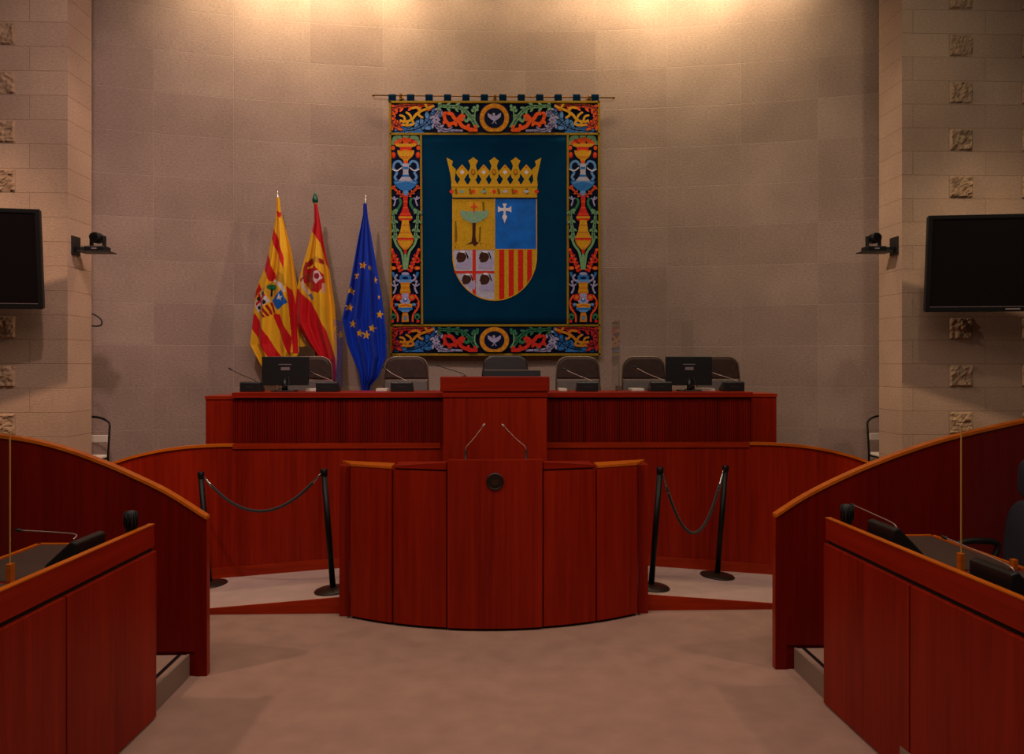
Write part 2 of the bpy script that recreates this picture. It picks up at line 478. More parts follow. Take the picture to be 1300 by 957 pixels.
# ================================================================== LECTERN
YL, RL = 5.915, 2.1
root = thing('lectern', 'curved cherry wood lectern of five flat panels with a round bronze seal', 'lectern', (XC, 6.3, 0))
cy = YL+RL
def lp(x, dr=0):
    a = math.asin(max(-1, min(1, x/RL))); return Vector((XC+(RL+dr)*math.sin(a), cy-(RL+dr)*math.cos(a), 0))
bd = [-1.14, -.785, -.362, .362, .785, 1.14]
for i in range(5):
    xa, xb = bd[i], bd[i+1]
    g = .006
    pa, pb = lp(xa), lp(xb); d = (pb-pa).normalized(); nn = Vector((d.y, -d.x, 0))
    pa = pa+d*g; pb = pb-d*g
    top = 1.284 if i == 2 else 1.195
    pr = .012 if i == 2 else 0
    q = [pa+nn*pr, pb+nn*pr, pb-nn*.035, pa-nn*.035]
    zz = Vector((0, 0, 1))
    b = B(); ns = 8
    fr_, bk_ = [], []
    ea, eb = (.006 if i else 0), (.006 if i < 4 else 0)
    for k in range(ns+1):
        x = xa+ea+(xb-eb-xa-ea)*k/ns
        fr_.append(lp(x, pr)); bk_.append(lp(x, -.035))
    vs = []
    for a_, c_ in zip(fr_, bk_): vs += [a_+zz*.022, a_+zz*top, c_+zz*top, c_+zz*.022]
    b.add(vs, [(0, 1, 2, 3), (4*ns+3, 4*ns+2, 4*ns+1, 4*ns)])
    for k in range(ns):
        o_ = 4*k
        b.add([vs[o_], vs[o_+4], vs[o_+5], vs[o_+1]], [(0, 1, 2, 3)], True)
        b.add([vs[o_+1], vs[o_+5], vs[o_+6], vs[o_+2]], [(0, 1, 2, 3)])
        b.add([vs[o_+2], vs[o_+6], vs[o_+7], vs[o_+3]], [(0, 1, 2, 3)])
        b.add([vs[o_+3], vs[o_+7], vs[o_+4], vs[o_]], [(0, 1, 2, 3)])
    pn = obj('front_panel', b, M_WOOD, root, world=True, weld=True)
    if i == 2:
        c = lp(0, pr)+Vector((0, .0005, 0)); zc = EYE-(610-463)*.00595
        b = B(); 
        prof = [(.066, 0), (.066, .008), (.058, .013), (.054, .009), (.0, .009)]
        vs = []; k = 32
        for (r, dd) in prof[:-1]:
            vs += [c+Vector((r*math.cos(2*PI*j/k), -dd, zc+r*math.sin(2*PI*j/k))) for j in range(k)]
        fs = [(r*k+j, r*k+(j+1) % k, (r+1)*k+(j+1) % k, (r+1)*k+j) for r in range(3) for j in range(k)]+[tuple(3*k+j for j in range(k))]
        b.add(vs, fs)
        sl = obj('round_seal', b, M_BRONZE, root, world=True); sl['label'] = 'dark bronze round seal'
        b = B(); y0 = c.y-.009
        sh = [(-.026, .018), (.026, .018), (.026, -.008), (.018, -.026), (0, -.034), (-.018, -.026), (-.026, -.008)]
        b.prism([(c.x+x, y0-.004, zc+z) for x, z in sh], (0, .004, 0))
        for j in range(5): b.bx(c.x-.024+j*.0105, c.x-.018+j*.0105, y0-.004, y0, zc+.022, zc+.034)
        obj('shield_relief', b, M_BRONZE2, sl, world=True)
    else:
        # dark plinth line and the cap
        outer = i in (0, 4)
        if outer:
            back = Vector((pa.x if i == 4 else pb.x, 6.45, 0))
            o2 = Vector((XC+(-1.235 if i == 0 else 1.235), 6.45, 0))
            if i == 0: q = [pa+nn*.004, pb+nn*.004, Vector((pb.x, 6.27, 0)), o2]
            else: q = [pa+nn*.004, pb+nn*.004, o2, Vector((pa.x, 6.27, 0))]
            b = B().hexa([p+zz*1.2 for p in q], [p+zz*1.222 for p in q])
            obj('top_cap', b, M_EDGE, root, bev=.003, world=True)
        else:
            q = [pa-nn*.0, pb-nn*.0, pb-nn*.035, pa-nn*.035]
            hi, lo = 1.268, 1.228
            ta, tb = (lo, hi) if i == 1 else (hi, lo)
            b = B().hexa([p+zz*1.207 for p in q], [q[0]+zz*ta, q[1]+zz*tb, q[2]+zz*tb, q[3]+zz*ta])
            obj('rim_board', b, M_WOODH, root, bev=.003, world=True)
            # writing shelf behind the rim
            q = [pa-nn*.036, pb-nn*.036, Vector((pb.x, 6.42, 0)), Vector((pa.x, 6.42, 0))]
            b = B().hexa([p+zz*1.19 for p in q], [p+zz*1.215 for p in q])
            obj('shelf', b, M_WOODH, root, bev=.002, world=True)
# plinth, side returns, desk top behind the middle panel
q = [lp(x, -.02) for x in [-1.135+i*.2837 for i in range(9)]]
b = B()
for i in range(8):
    a, c = q[i], q[i+1]
    b.hexa([a, c, c+Vector((0, .12, 0)), a+Vector((0, .12, 0))], [p+Vector((0, 0, .022)) for p in (a, c, c+Vector((0, .12, 0)), a+Vector((0, .12, 0)))])
obj('plinth', b, M_GAP, root, world=True)
b = B(); q = [(lp(-1.13+i*.2825, -.037), lp(-1.13+i*.2825, -.05)) for i in range(9)]
for (a, c), (a2, c2) in zip(q, q[1:]):
    b.hexa([a+zz*.022, a2+zz*.022, c2+zz*.022, c+zz*.022], [a+zz*1.188, a2+zz*1.188, c2+zz*1.188, c+zz*1.188])
obj('seam_light_block', b, M_GAP, root, world=True)  # dark sheet added to stop light showing through the panel seams
for sg in (-1, 1):
    b = B().bx(min(XC+sg*1.145, XC+sg*1.17), max(XC+sg*1.145, XC+sg*1.17), 6.25, 6.38, .015, 1.2)
    obj('corner_post', b, M_WOODD, root, bev=.003, world=True)
    b = B().bx(min(XC+sg*1.17, XC+sg*1.235), max(XC+sg*1.17, XC+sg*1.235), 6.30, 6.44, .0, 1.2)
    obj('side_return', b, M_WOOD, root, bev=.003, world=True)
b = B().bx(XC-.355, XC+.355, YL+.03, 6.42, 1.195, 1.222)
obj('reading_top', b, M_WOODH, root, bev=.003, world=True)

# two gooseneck microphones on the lectern
for sg, px0, px1, side in ((-1, 591, 613, 'left'), (1, 668, 640, 'right')):
    p0 = P(px0, 584, 6.08); p0.z = 1.222; p1 = P(px1, 541.5, 6.10)
    r = thing('gooseneck_microphone', 'thin gooseneck microphone leaning inward on the lectern top, %s of the two' % side, 'microphone', p0)
    b = B().lathe([(.02, 0), (.02, .006), (.008, .012), (.008, .118), (.005, .125)], p0)
    obj('base', b, M_BLACK, r, world=True)
    up = p0+Vector((0, 0, .125))
    pth = smooth_path([up, up+Vector((0, 0, .012))+(p1-up)*.08, up+(p1-up)*.5, p1], 6)
    obj('stalk', B().tube(pth, .0032, 8), M_STALK, r, world=True)
    d = (p1-pth[-3]).normalized()
    obj('head', B().tube([p1-d*.01, p1, p1+d*.02, p1+d*.028], [.004, .009, .009, .005], 10), M_STALK, r, world=True)

# ================================================================== STANCHIONS AND ROPES
def post_spot(px, py, D):
    p = P(px, py, D); p.z = zr(p.x); return p
spots = [('front left', post_spot(423, 750, 6.62), -1), ('rear left', post_spot(266, 738, 7.17), -1),
         ('front right', post_spot(826.5, 747, 6.63), 1), ('rear right', post_spot(910.5, 730, 7.17), 1)]
lab = ['black rope stanchion close beside the left side of the lectern', 'black rope stanchion half hidden behind the left curved divider',
       'black rope stanchion close beside the right side of the lectern', 'black rope stanchion by the partition between lectern and right divider']
st = None; tops = []; H = 1.02
for (nm, p, sg), lb in zip(spots, lab):
    lean = sg*.078
    if st is None:
        st = thing('stanchion', lb, 'stanchion', p, 0, 'rope stanchions around the lectern')
        obj('base_plate', B().lathe([(.155, 0), (.158, .006), (.15, .014), (.05, .024), (.03, .03)]), M_BASEB, st)
        obj('post', B().cyl((0, 0, .03), (0, 0, H-.06), .0245, 20), M_BLACKM, st)
        obj('top_cap', B().lathe([(.0245, H-.06), (.029, H-.055), (.029, H-.004), (.024, H)]), M_BLACKM, st)
        o = st
    else: o = dup(st, p, label=lb)
    o.rotation_euler = (0, math.atan(lean), 0)
    Rm = Euler((0, math.atan(lean), 0)).to_matrix()
    tops.append(p+Rm @ Vector((0, 0, H-.04)))
for (a, c, sag, lb) in ((tops[1], tops[0], .315, 'black sagging rope strung between the two left stanchions'),
                        (tops[3], tops[2], .55, 'black sagging rope strung between the two right stanchions')):
    d = c-a; e = Vector((d.x, d.y, 0)).normalized()*.03
    a2, c2 = a+e, c-e
    pts = []
    for i in range(33):
        t = i/32; q = a2.lerp(c2, t); q.z -= sag*4*t*(1-t); pts.append(q)
    r = thing('barrier_rope', lb, 'rope', (a+c)/2-Vector((0, 0, sag)), 0, 'barrier ropes')
    obj('rope', B().tube(pts[2:-2], .0125, 10), M_ROPE, r, world=True)
    obj('snap_hook', B().tube(pts[0:4], [.004, .009, .012, .0125], 10), M_SILVER, r, world=True)
    obj('snap_hook', B().tube(pts[-4:], [.0125, .012, .009, .004], 10), M_SILVER, r, world=True)

# ================================================================== CURVED DIVIDERS
def divider(name, label, pts, foot, sg):
    t = .055
    prof = [P(px, py, YP) for px, py in pts]
    prof = smooth_path(prof, 4)
    last = prof[-1]; prev = prof[-4]; sl = (last.z-prev.z)/(last.x-prev.x)
    for k in range(1, 10):                         # goes on outside the frame, flattening
        x = last.x+sg*.25*k; prof.append(Vector((x, YP, last.z+sl*sg*.25*k*(1-.03*k))))
    r = thing(name, label, 'divider', (prof[0].x, YP, 0), 0, 'curved dividers at the bench ends')
    xi = prof[0].x
    b = B(); foot_x = xi+sg*.075
    zl = .16
    for i in range(len(prof)-1):
        a, c = prof[i], prof[i+1]
        b.hexa([(a.x, YP, zl), (c.x, YP, zl), (c.x, YP+t, zl), (a.x, YP+t, zl)],
               [(a.x, YP, a.z-.02), (c.x, YP, c.z-.02), (c.x, YP+t, c.z-.02), (a.x, YP+t, a.z-.02)])
    b.bx(min(xi, foot_x), max(xi, foot_x), YP, YP+t, 0, zl)
    b.bx(min(foot_x, prof[-1].x), max(foot_x, prof[-1].x), YP+.008, YP+t, 0, zl)
    obj('panel', b, M_WOODD, r, world=True)
    b = B()
    for i in range(len(prof)-1):
        a, c = prof[i], prof[i+1]
        b.hexa([(a.x, YP-.006, a.z-.02), (c.x, YP-.006, c.z-.02), (c.x, YP+t+.006, c.z-.02), (a.x, YP+t+.006, a.z-.02)],
               [(a.x, YP-.006, a.z), (c.x, YP-.006, c.z), (c.x, YP+t+.006, c.z), (a.x, YP+t+.006, a.z)])
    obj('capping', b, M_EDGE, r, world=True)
    obj('edge_strip', B().bx(xi-.004 if sg > 0 else xi, xi if sg > 0 else xi+.004, YP+.002, YP+t-.002, .005, prof[0].z-.02), M_CAP, r, world=True)
divider('curved_divider', 'dark cherry wood divider with arched rim rising to the left behind the left bench',
        [(262, 655.5), (211, 623.5), (169, 603), (130, 586), (83, 569), (38, 557.6), (0, 552)], 0, -1)
divider('curved_divider', 'dark cherry wood divider with arched rim rising to the right behind the right bench',
        [(985, 653), (1026, 627), (1083, 599), (1139, 576.5), (1196, 557.6), (1248.5, 544.5), (1300, 533)], 0, 1)

# ================================================================== BENCHES
def bench(label, far, rz, sg):
    """local: +X away from the aisle (times sg), -Y from the far end towards the photographer"""
    Lb = 3.4
    r = thing('bench_desk', label, 'bench', (far.x, far.y, 0), rz, 'delegates bench desks')
    X = lambda a, c: (min(sg*a, sg*c), max(sg*a, sg*c))
    obj('front_rail', B().bx(*X(0, .03), -Lb, 0, .972, 1.096), M_WOODH, r, bev=.002)
    obj('rail_edging', B().bx(*X(-.001, .032), -Lb, .001, 1.096, 1.102), M_EDGE, r)
    obj('shadow_gap', B().bx(*X(.012, .03), -Lb, -.005, .95, .972), M_GAP, r)
    w = .885; k = 0; y = 0
    while y > -Lb+.05:
        y2 = max(-Lb, y-w)
        b = B().bx(*X(-.012, .028), y2+.005, y-(.005 if k else 0), .012, .95)
        obj('front_panel', b, M_WOOD, r, bev=.003)
        y = y2; k += 1
    obj('panel_backing', B().bx(*X(.028, .04), -Lb, -.01, .02, .95), M_GAP, r)
    obj('end_panel', B().bx(*X(.042, .62), -.03, 0, .145, .975), M_WOOD, r, bev=.003)
    obj('worktop', B().bx(*X(.032, .655), -Lb, 0, .962, .985), M_WOODH, r)
    seats = [0, -.80, -1.685, -2.57, -Lb]
    for i in range(4):
        b = B().bx(*X(.05, .625), seats[i+1]+.02, seats[i]-(.03 if i == 0 else .02), .985, .989)
        obj('leather_inlay', b, M_LEATHER, r)
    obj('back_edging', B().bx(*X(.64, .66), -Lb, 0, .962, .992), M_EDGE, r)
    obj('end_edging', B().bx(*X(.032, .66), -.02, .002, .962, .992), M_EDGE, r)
    return r
FL = P(196, 665, 4.515); FR = P(1048, 657, 4.585)
RZL, RZR = math.radians(-2.2), math.radians(2.2)
BL = bench('cherry wood bench desk at the left edge, in front of the left arched divider', FL, RZL, -1)
BR = bench('cherry wood bench desk at the right edge, below the black office chair', FR, RZR, 1)
def onbench(root, lx, ly, z=.99):
    a = root.rotation_euler.z; p = root.location
    return Vector((p.x+lx*math.cos(a)-ly*math.sin(a), p.y+lx*math.sin(a)+ly*math.cos(a), z))

# acrylic screens on the benches
def bench_screen(root, sg, label):
    p = onbench(root, sg*.30, -.80, .992)
    r = thing('acrylic_screen', label, 'screen', p, root.rotation_euler.z, 'clear screens on the benches')
    X = lambda a, c: (min(sg*a, sg*c), max(sg*a, sg*c))
    obj('sheet', B().bx(*X(.004, .80), -.003, .003, .03, .70), M_ACR, r)
    obj('lit_edge', B().bx(*X(0, .004), -.003, .003, .03, .70), M_ACRE, r)
    obj('clip', B().bx(*X(-.012, .012), -.016, .016, 0, .085), M_EDGE, r, bev=.002)
    obj('clip', B().bx(*X(.26, .285), -.016, .016, 0, .05), M_EDGE, r, bev=.002)
bench_screen(BL, -1, 'clear acrylic screen standing across the left bench desk')
bench_screen(BR, 1, 'clear acrylic screen standing across the right bench desk')

# conference units: wedge facing the delegate, gooseneck to one side
def conf_unit(label, loc, rz, w=.27, h=.165, group='microphone units on the benches', stalk=None, steel=True):
    """local: +X along the width, the back (seen) is -Y"""
    r = thing('microphone_unit', label, 'microphone', loc, rz, group)
    b = B(); d = .15
    prof = [(-.012, 0), (d, 0), (d, .03), (.02, h), (-.012, h*.93)]
    b.prism([(-w/2, y, z) for y, z in prof], (w, 0, 0))
    obj('body', b, M_BLACK, r, bev=.008)
    obj('rear_label', B().bx(-w*.2, w*.18, -.0145, -.012, h*.42, h*.52), M_LAMP, r)
    pts = smooth_path(stalk, 6)
    obj('stalk', B().tube(pts, .0035, 8), M_STALK if steel else M_BLACKM, r)
    dd = (pts[-1]-pts[-2]).normalized()
    obj('head', B().tube([pts[-1]-dd*.004, pts[-1], pts[-1]+dd*.03, pts[-1]+dd*.036], [.004, .0085, .0085, .005], 10), M_BLACK, r)
    return r
# right bench: width runs along the bench; back faces the aisle (-X)
rz = RZR-PI/2          # local -Y -> -X
stR = [(.11, .02, .16), (.07, .015, .18), (-.15, .02, .19), (-.36, .03, .195)]
conf_unit('black microphone unit on the right bench nearest its far end, beside the black holder', onbench(BR, .10, -.44), rz, stalk=stR)
conf_unit('black microphone unit on the right bench, nearest the camera beside the clear screen', onbench(BR, .10, -1.31), rz, stalk=stR)
rz = RZL+PI/2
stL = [(-.11, .02, .155), (-.07, .03, .17), (.0, .16, .165), (.05, .38, .165)]
conf_unit('black microphone unit on the left bench nearest its far end', onbench(BL, -.10, -.49), rz, h=.15, stalk=stL)
conf_unit('black microphone unit on the left bench, cut by the left picture edge', onbench(BL, -.10, -1.33), rz, h=.15, stalk=stL)
for root, sg, ly, lb in ((BL, -1, -.10, 'small black upright holder at the far end of the left bench'),
                         (BR, 1, -.09, 'small black upright holder at the far end of the right bench')):
    p = onbench(root, sg*.085, ly)
    r = thing('pen_holder', lb, 'holder', p, 0, 'black holders at the bench ends')
    obj('cup', B().lathe([(.026, 0), (.026, .09), (.034, .12), (.034, .195), (.029, .20), (.028, .17)], n=20), M_BLACK, r)
    b = B()
    for k in range(10):
        a = 2*PI*k/10; b.cyl((.034*math.cos(a), .034*math.sin(a), .12), (.034*math.cos(a), .034*math.sin(a), .192), .004, 6)
    obj('ribs', b, M_BLACKM, r)

# office chair at the right edge
r = thing('office_chair', 'black high-backed office chair cut by the right picture edge', 'chair', (3.02, 4.52, .14), PI/2+.12)
# local: faces +Y -> world -X
def pad(b, w, h, t, z, y, tilt, rr=.06, n=10):
    """rounded cushion standing in the x-z plane"""
    vs = []; N2 = 28
    def sup(a, ex=.55):
        c, s_ = math.cos(a), math.sin(a)
        return math.copysign(abs(c)**ex, c), math.copysign(abs(s_)**ex, s_)
    rings = [(-.5, .86), (-.42, .95), (-.2, 1), (.2, 1), (.42, .95), (.5, .86)]
    for dy, sc in rings:
        for j in range(N2):
            cx, cz = sup(2*PI*j/N2)
            zz = cz*h/2*sc
            vs.append((cx*w/2*sc, y+dy*t-zz*tilt, z+zz))
    fs = [(i*N2+j, i*N2+(j+1) % N2, (i+1)*N2+(j+1) % N2, (i+1)*N2+j) for i in range(len(rings)-1) for j in range(N2)]
    fs += [tuple(range(N2-1, -1, -1)), tuple((len(rings)-1)*N2+j for j in range(N2))]
    return b.add(vs, fs, True)
b = B(); vs = []
obj('seat', B().box((0, 0.02, .50), (.50, .50, .10)), M_NAVYL, r, bev=.04)
obj('backrest', pad(B(), .50, .50, .10, .80, -.24, .12), M_NAVYL, r)
obj('headrest', pad(B(), .36, .26, .09, 1.175, -.27, .06), M_NAVYL, r)
obj('headrest_stem', B().bx(-.03, .03, -.30, -.275, .95, 1.12), M_BLACK, r)
for sg in (-1, 1):
    pth = smooth_path([(sg*.24, -.20, .50), (sg*.29, -.16, .60), (sg*.29, -.20, .735), (sg*.29, -.06, .765), (sg*.29, .06, .755), (sg*.29, .09, .73)], 6)
    obj('armrest', B().tube(pth, .02, 10), M_BLACK, r)
obj('gas_column', B().lathe([(.03, .10), (.03, .30), (.02, .30), (.02, .46)]), M_BLACKM, r)
for k in range(5):
    a = 2*PI*k/5+.3; e = Vector((math.cos(a)*.30, math.sin(a)*.30, .07))
    lg = obj('leg', B().tube([(0, 0, .12), e], [.028, .018], 8), M_BLACK, r)
    obj('castor', B().cyl((e.x-.02*math.sin(a), e.y+.02*math.cos(a), .03), (e.x+.02*math.sin(a), e.y-.02*math.cos(a), .03), .03, 14), M_BLACKM, lg)

# ================================================================== CHAIRS ON THE STAGE
def stage_chair(label, loc, dark=False, rz=0):
    """local: faces -Y (towards the hall), stands on z=0, 1.1 high"""
    r = thing('stage_chair', label, 'chair', loc, rz, 'chairs behind the rostrum')
    w = .25
    def arch(w, z0, z1, rad, n=8):
        pts = [(-w, z0)]
        for i in range(n+1):
            a = PI-PI/2*i/n; pts.append((-w*.93+rad+rad*math.cos(a), z1-rad+rad*math.sin(a)))
        for i in range(n+1):
            a = PI/2-PI/2*i/n; pts.append((w*.93-rad+rad*math.cos(a), z1-rad+rad*math.sin(a)))
        pts.append((w, z0)); return pts
    fr = arch(w, .44, 1.10, .12)
    yb = lambda z: .20+.10*(z-.44)
    if not dark:
        obj('back_frame', B().tube([(x, yb(z), z) for x, z in fr], .009, 10), M_FRAME, r)
    pts = arch(w-.012 if not dark else w+.012, .86, 1.092, .11)
    b = B()
    b.prism([(x*1.0, yb(z)-.03, z) for x, z in pts], (0, .05, 0))
    o = obj('head_pad', b, M_DARKL if dark else M_BROWN, r, bev=.018)
    b = B().hexa([(-w+.014, yb(.5)-.03, .50), (w-.014, yb(.5)-.03, .50), (w-.014, yb(.5)+.02, .50), (-w+.014, yb(.5)+.02, .50)],
                 [(-w+.018, yb(.85)-.03, .85), (w-.018, yb(.85)-.03, .85), (w-.018, yb(.85)+.02, .85), (-w+.018, yb(.85)+.02, .85)])
    obj('back_pad', b, M_DARKL if dark else M_GREYV, r, bev=.015)
    obj('seat', B().box((0, -.02, .44), (.48, .46, .07)), M_DARKL if dark else M_BROWN, r, bev=.025)
    for sx in (-1, 1):
        obj('leg', B().tube([(sx*.22, -.20, .41), (sx*.23, -.23, 0)], .013, 8), M_FRAME, r)
        obj('leg', B().tube([(sx*.22, .18, .41), (sx*.23, .24, 0)], .013, 8), M_FRAME, r)
    return r
ZS = 1.0
YC = 8.62
cl = [(394, 'brown padded chair behind the left monitor, near the flags'), (516, 'brown and grey padded chair below the blue flag'),
      (733.5, 'brown and grey padded chair just right of the middle chair'), (817, 'brown and grey padded chair just left of the right monitor'),
      (911, 'brown padded chair half behind the right monitor')]
for px, lb in cl:
    p = P(px, 452, YC); stage_chair(lb, (p.x, YC-.26, ZS+(p.z-ZS-1.11)))
p = P(641.5, 449, YC); ch = stage_chair('black leather chair in the middle behind the tall block', (p.x, YC-.26, ZS+(p.z-ZS-1.11)), True)

# folded-look chairs by the wall, one each side
def side_chair(label, loc):
    r = thing('tube_chair', label, 'chair', loc, 0, 'spare chairs at the back wall')
    w = .21; n = 10
    pts = [(-w, .16, 0), (-w, .12, .45), (-w, .16, .78)]+[(-w+w*(1-math.cos(PI*i/n)), .17, .78+.10*math.sin(PI*i/n)) for i in range(1, n)]+[(w, .16, .78), (w, .12, .45), (w, .16, 0)]
    obj('back_frame', B().tube(pts, .012, 8), M_BLACKM, r)
    obj('back_band', B().bx(-w+.012, w-.012, .13, .155, .60, .68), M_PAPER, r, bev=.008)
    obj('seat', B().box((0, -.06, .45), (.40, .38, .04)), M_PAPER, r, bev=.012)
    for sx in (-1, 1):
        obj('leg', B().tube([(sx*.2, .12, .43), (sx*.2, -.22, .43), (sx*.2, -.25, 0)], .012, 8), M_BLACKM, r)
p = P(113, 530, 8.75); side_chair('grey tube-framed chair standing at the back wall beside the left pilaster', (p.x, 8.62, .55))
p = P(1126, 530, 8.75); side_chair('tube-framed chair mostly hidden by the right pilaster', (p.x, 8.62, .55))

# ================================================================== ON THE ROSTRUM
def monitor(label, px0, px1):
    D = 7.83; a, c = P(px0, 452.5, D), P(px1, 489, D); cx = (a.x+c.x)/2; w = c.x-a.x
    r = thing('monitor', label, 'monitor', (cx, D, zt), 0, 'computer monitors on the rostrum')
    z0, z1 = c.z-zt, a.z-zt
    obj('housing', B().bx(-w/2, w/2, -.018, .018, z0, z1), M_BLACK, r, bev=.005)
    obj('display', B().bx(-w/2+.012, w/2-.012, .018, .020, z0+.015, z1-.012), M_SCREEN, r)
    obj('rear_vent', B().bx(-.062, .062, -.021, -.018, z1-.082, z1-.074), M_STICK, r)
    obj('rear_label', B().bx(-.04, .045, -.020, -.018, z1-.135, z1-.105), M_STICK, r)
    b = B().tube([(0, -.03, .012), (0, -.034, .07), (0, -.02, z0+.07)], [.03, .024, .022], 12)
    st_ = obj('stand', b, M_BLACK, r)
    obj('foot', B().bx(-.11, .11, -.11, .08, 0, .012), M_BLACK, r, bev=.004)
    pth = smooth_path([(.03, -.025, z0+.09), (.05, -.06, z0+.02), (.01, -.08, .05), (-.06, -.10, .015), (-.1, -.16, .006)], 6)
    obj('cable', B().tube(pth, .004, 6), M_CABLE, r)
monitor('black monitor seen from behind at the left of the rostrum', 333, 392)
monitor('black monitor seen from behind at the right of the rostrum', 845, 903.5)
# flat screen in the block
r = thing('desk_screen', 'low black screen lying tilted behind the tall middle block', 'screen', (P(650, 470, 7.62).x, 7.60, zt))
xa, xb = P(614, 470, 7.6).x-r.location.x, P(686.5, 470, 7.6).x-r.location.x
zz1 = P(650, 469.5, 7.6).z-zt
obj('housing', B().hexa([(xa, .0, .02), (xb, .0, .02), (xb, .03, .02), (xa, .03, .02)],
                        [(xa, .02, zz1-.008), (xb, .02, zz1-.008), (xb, .045, zz1-.008), (xa, .045, zz1-.008)]), M_BLACK, r, bev=.003)
obj('silver_edge', B().bx(xa+.004, xb-.004, 0.018, .047, zz1-.008, zz1), M_FRAME, r, bev=.002)
obj('rest', B().bx(xa+.1, xb-.1, .0, .12, 0, .02), M_BLACK, r)

mics = [(304.5, 331, (-.22, .085), 'leftmost microphone unit on the rostrum, with a long stalk'),
        (401, 429, (-.16, .05), 'microphone unit just right of the left monitor on the rostrum'),
        (496, 524, (-.17, .09), 'microphone unit in front of the chair below the blue flag'),
        (732.5, 759.5, (-.2, .08), 'microphone unit just right of the tall middle block'),
        (825.5, 853, (-.22, .10), 'microphone unit just left of the right monitor'),
        (918, 945, (-.23, .07), 'rightmost microphone unit on the rostrum')]
for a, c, (dx, dz), lb in mics:
    D = 7.72; pa, pc = P(a, 490, D), P(c, 490, D); w = pc.x-pa.x
    conf_unit(lb, ((pa.x+pc.x)/2, D, zt), 0, w=w, h=.098, group='microphone units on the rostrum',
              stalk=[(w*.25, .03, .09), (w*.1, .05, .115), (dx*.5, .08, .13+dz*.4), (dx, .12, .13+dz)], steel=(a not in (304.5,)))
p0 = P(592, 478, 7.32); p1 = P(557, 464.5, 7.45); p0.z = zb-.005
p0 = Vector((P(590, 480, 7.34).x, 7.30, zb))
r = thing('gooseneck_microphone', 'dark gooseneck microphone reaching left from the tall middle block', 'microphone', p0)
obj('base', B().lathe([(.02, 0), (.02, .006), (.006, .012)], p0), M_BLACK, r, world=True)
obj('stalk', B().tube(smooth_path([p0+Vector((0, 0, .01)), p0+Vector((-.03, .02, .03)), p1], 6), .0035, 8), M_BLACKM, r, world=True)
dv = (p1-p0).normalized()
obj('head', B().tube([p1, p1+dv*.004, p1+dv*.034, p1+dv*.04], [.004, .008, .008, .004], 10), M_BLACK, r, world=True)
papers = [(388, 402, 'white paper pad just right of the left monitor'), (477, 491, 'white paper pad left of the chair below the blue flag'),
          (710, 720, 'white paper pad in front of the chair right of the middle block'), (802, 818, 'white paper pad left of the right monitor'), (890, 908, 'white paper pad right of the right monitor')]
for a, c, lb in papers:
    D = 7.72+.14; pa, pc = P(a, 494, D), P(c, 494, D)
    b = B().box(((0, 0, .012)), (pc.x-pa.x, .2, .024))
    o = obj('paper_pad', b, M_PAPER, None, bev=.002); o.location = ((pa.x+pc.x)/2, D+.1, zt)
    tag(o, lb+' on the rostrum', 'paper', 'paper pads on the rostrum')
# clear dividers between the seats
for x, lb in ((P(423, 440, 7.92).x, 'clear acrylic divider on the rostrum right of the red and yellow flags'),
              (P(787, 440, 7.92).x, 'clear acrylic divider on the rostrum between the two chairs right of the tapestry edge'),
              (P(880, 440, 7.92).x, 'clear acrylic divider on the rostrum behind the right monitor')):
    r = thing('acrylic_divider', lb, 'screen', (x, 8.02, zt), 0, 'clear dividers on the rostrum')
    obj('sheet', B().bx(-.003, .003, -.1, .40, .02, .72), M_ACR, r)
    obj('foot', B().bx(-.02, .02, -.09, -.04, 0, .05), M_FRAME, r, bev=.002)
    obj('foot', B().bx(-.02, .02, .01, .06, 0, .05), M_FRAME, r, bev=.002)

# ================================================================== TELEVISIONS, CAMERAS, CABLES
def tv(label, hinge, sg):
    """hinge: inner edge of the screen at mid height; sg=+1 the set runs to the right"""
    w, h = 1.58, .91
    r = thing('television', label, 'television', hinge, 0, 'wall televisions')
    r.rotation_euler = Euler((math.radians(-5.5)*-1, 0, -sg*math.radians(8.5)), 'XYZ')
    X = lambda a, c: (min(sg*a, sg*c), max(sg*a, sg*c))
    bz = .038
    obj('back_shell', B().bx(*X(.006, w-.006), .012, .07, -h/2+.006, h/2-.006), M_BLACK, r, bev=.01)
    b = B()
    b.bx(*X(0, bz), -.012, .012, -h/2, h/2); b.bx(*X(w-bz, w), -.012, .012, -h/2, h/2)
    b.bx(*X(bz, w-bz), -.012, .012, -h/2, -h/2+bz+.012); b.bx(*X(bz, w-bz), -.012, .012, h/2-bz, h/2)
    obj('bezel', b, M_BLACKM, r, bev=.003)
    obj('screen', B().bx(*X(bz, w-bz), -.004, .012, -h/2+bz, h/2-bz), M_SCREEN, r)
    obj('trim_line', B().bx(*X(bz, w-bz), -.0125, -.008, -h/2+bz+.009, -h/2+bz+.0125), M_STICK, r)
    obj('badge', B().bx(*X(w/2-.075, w/2+.055), -.0135, -.011, -h/2+.02, -h/2+.031), M_STICK, r)
    m = obj('wall_mount', B().bx(*X(w*.35, w*.65), .07, .16, -.2, .2), M_BLACKM, r, bev=.004)
    obj('mount_arm', B().bx(*X(w*.45, w*.55), .16, .30, -.06, .06), M_BLACKM, m)
hy = 7.36
pR = (P(1180, 274, hy-.04)+P(1173, 396, hy+.04))/2; pL = (P(50.5, 265, hy-.04)+P(54.5, 393, hy+.04))/2
tv('large black wall television at the right edge', pR, 1)
tv('large black wall television at the left edge', pL, -1)

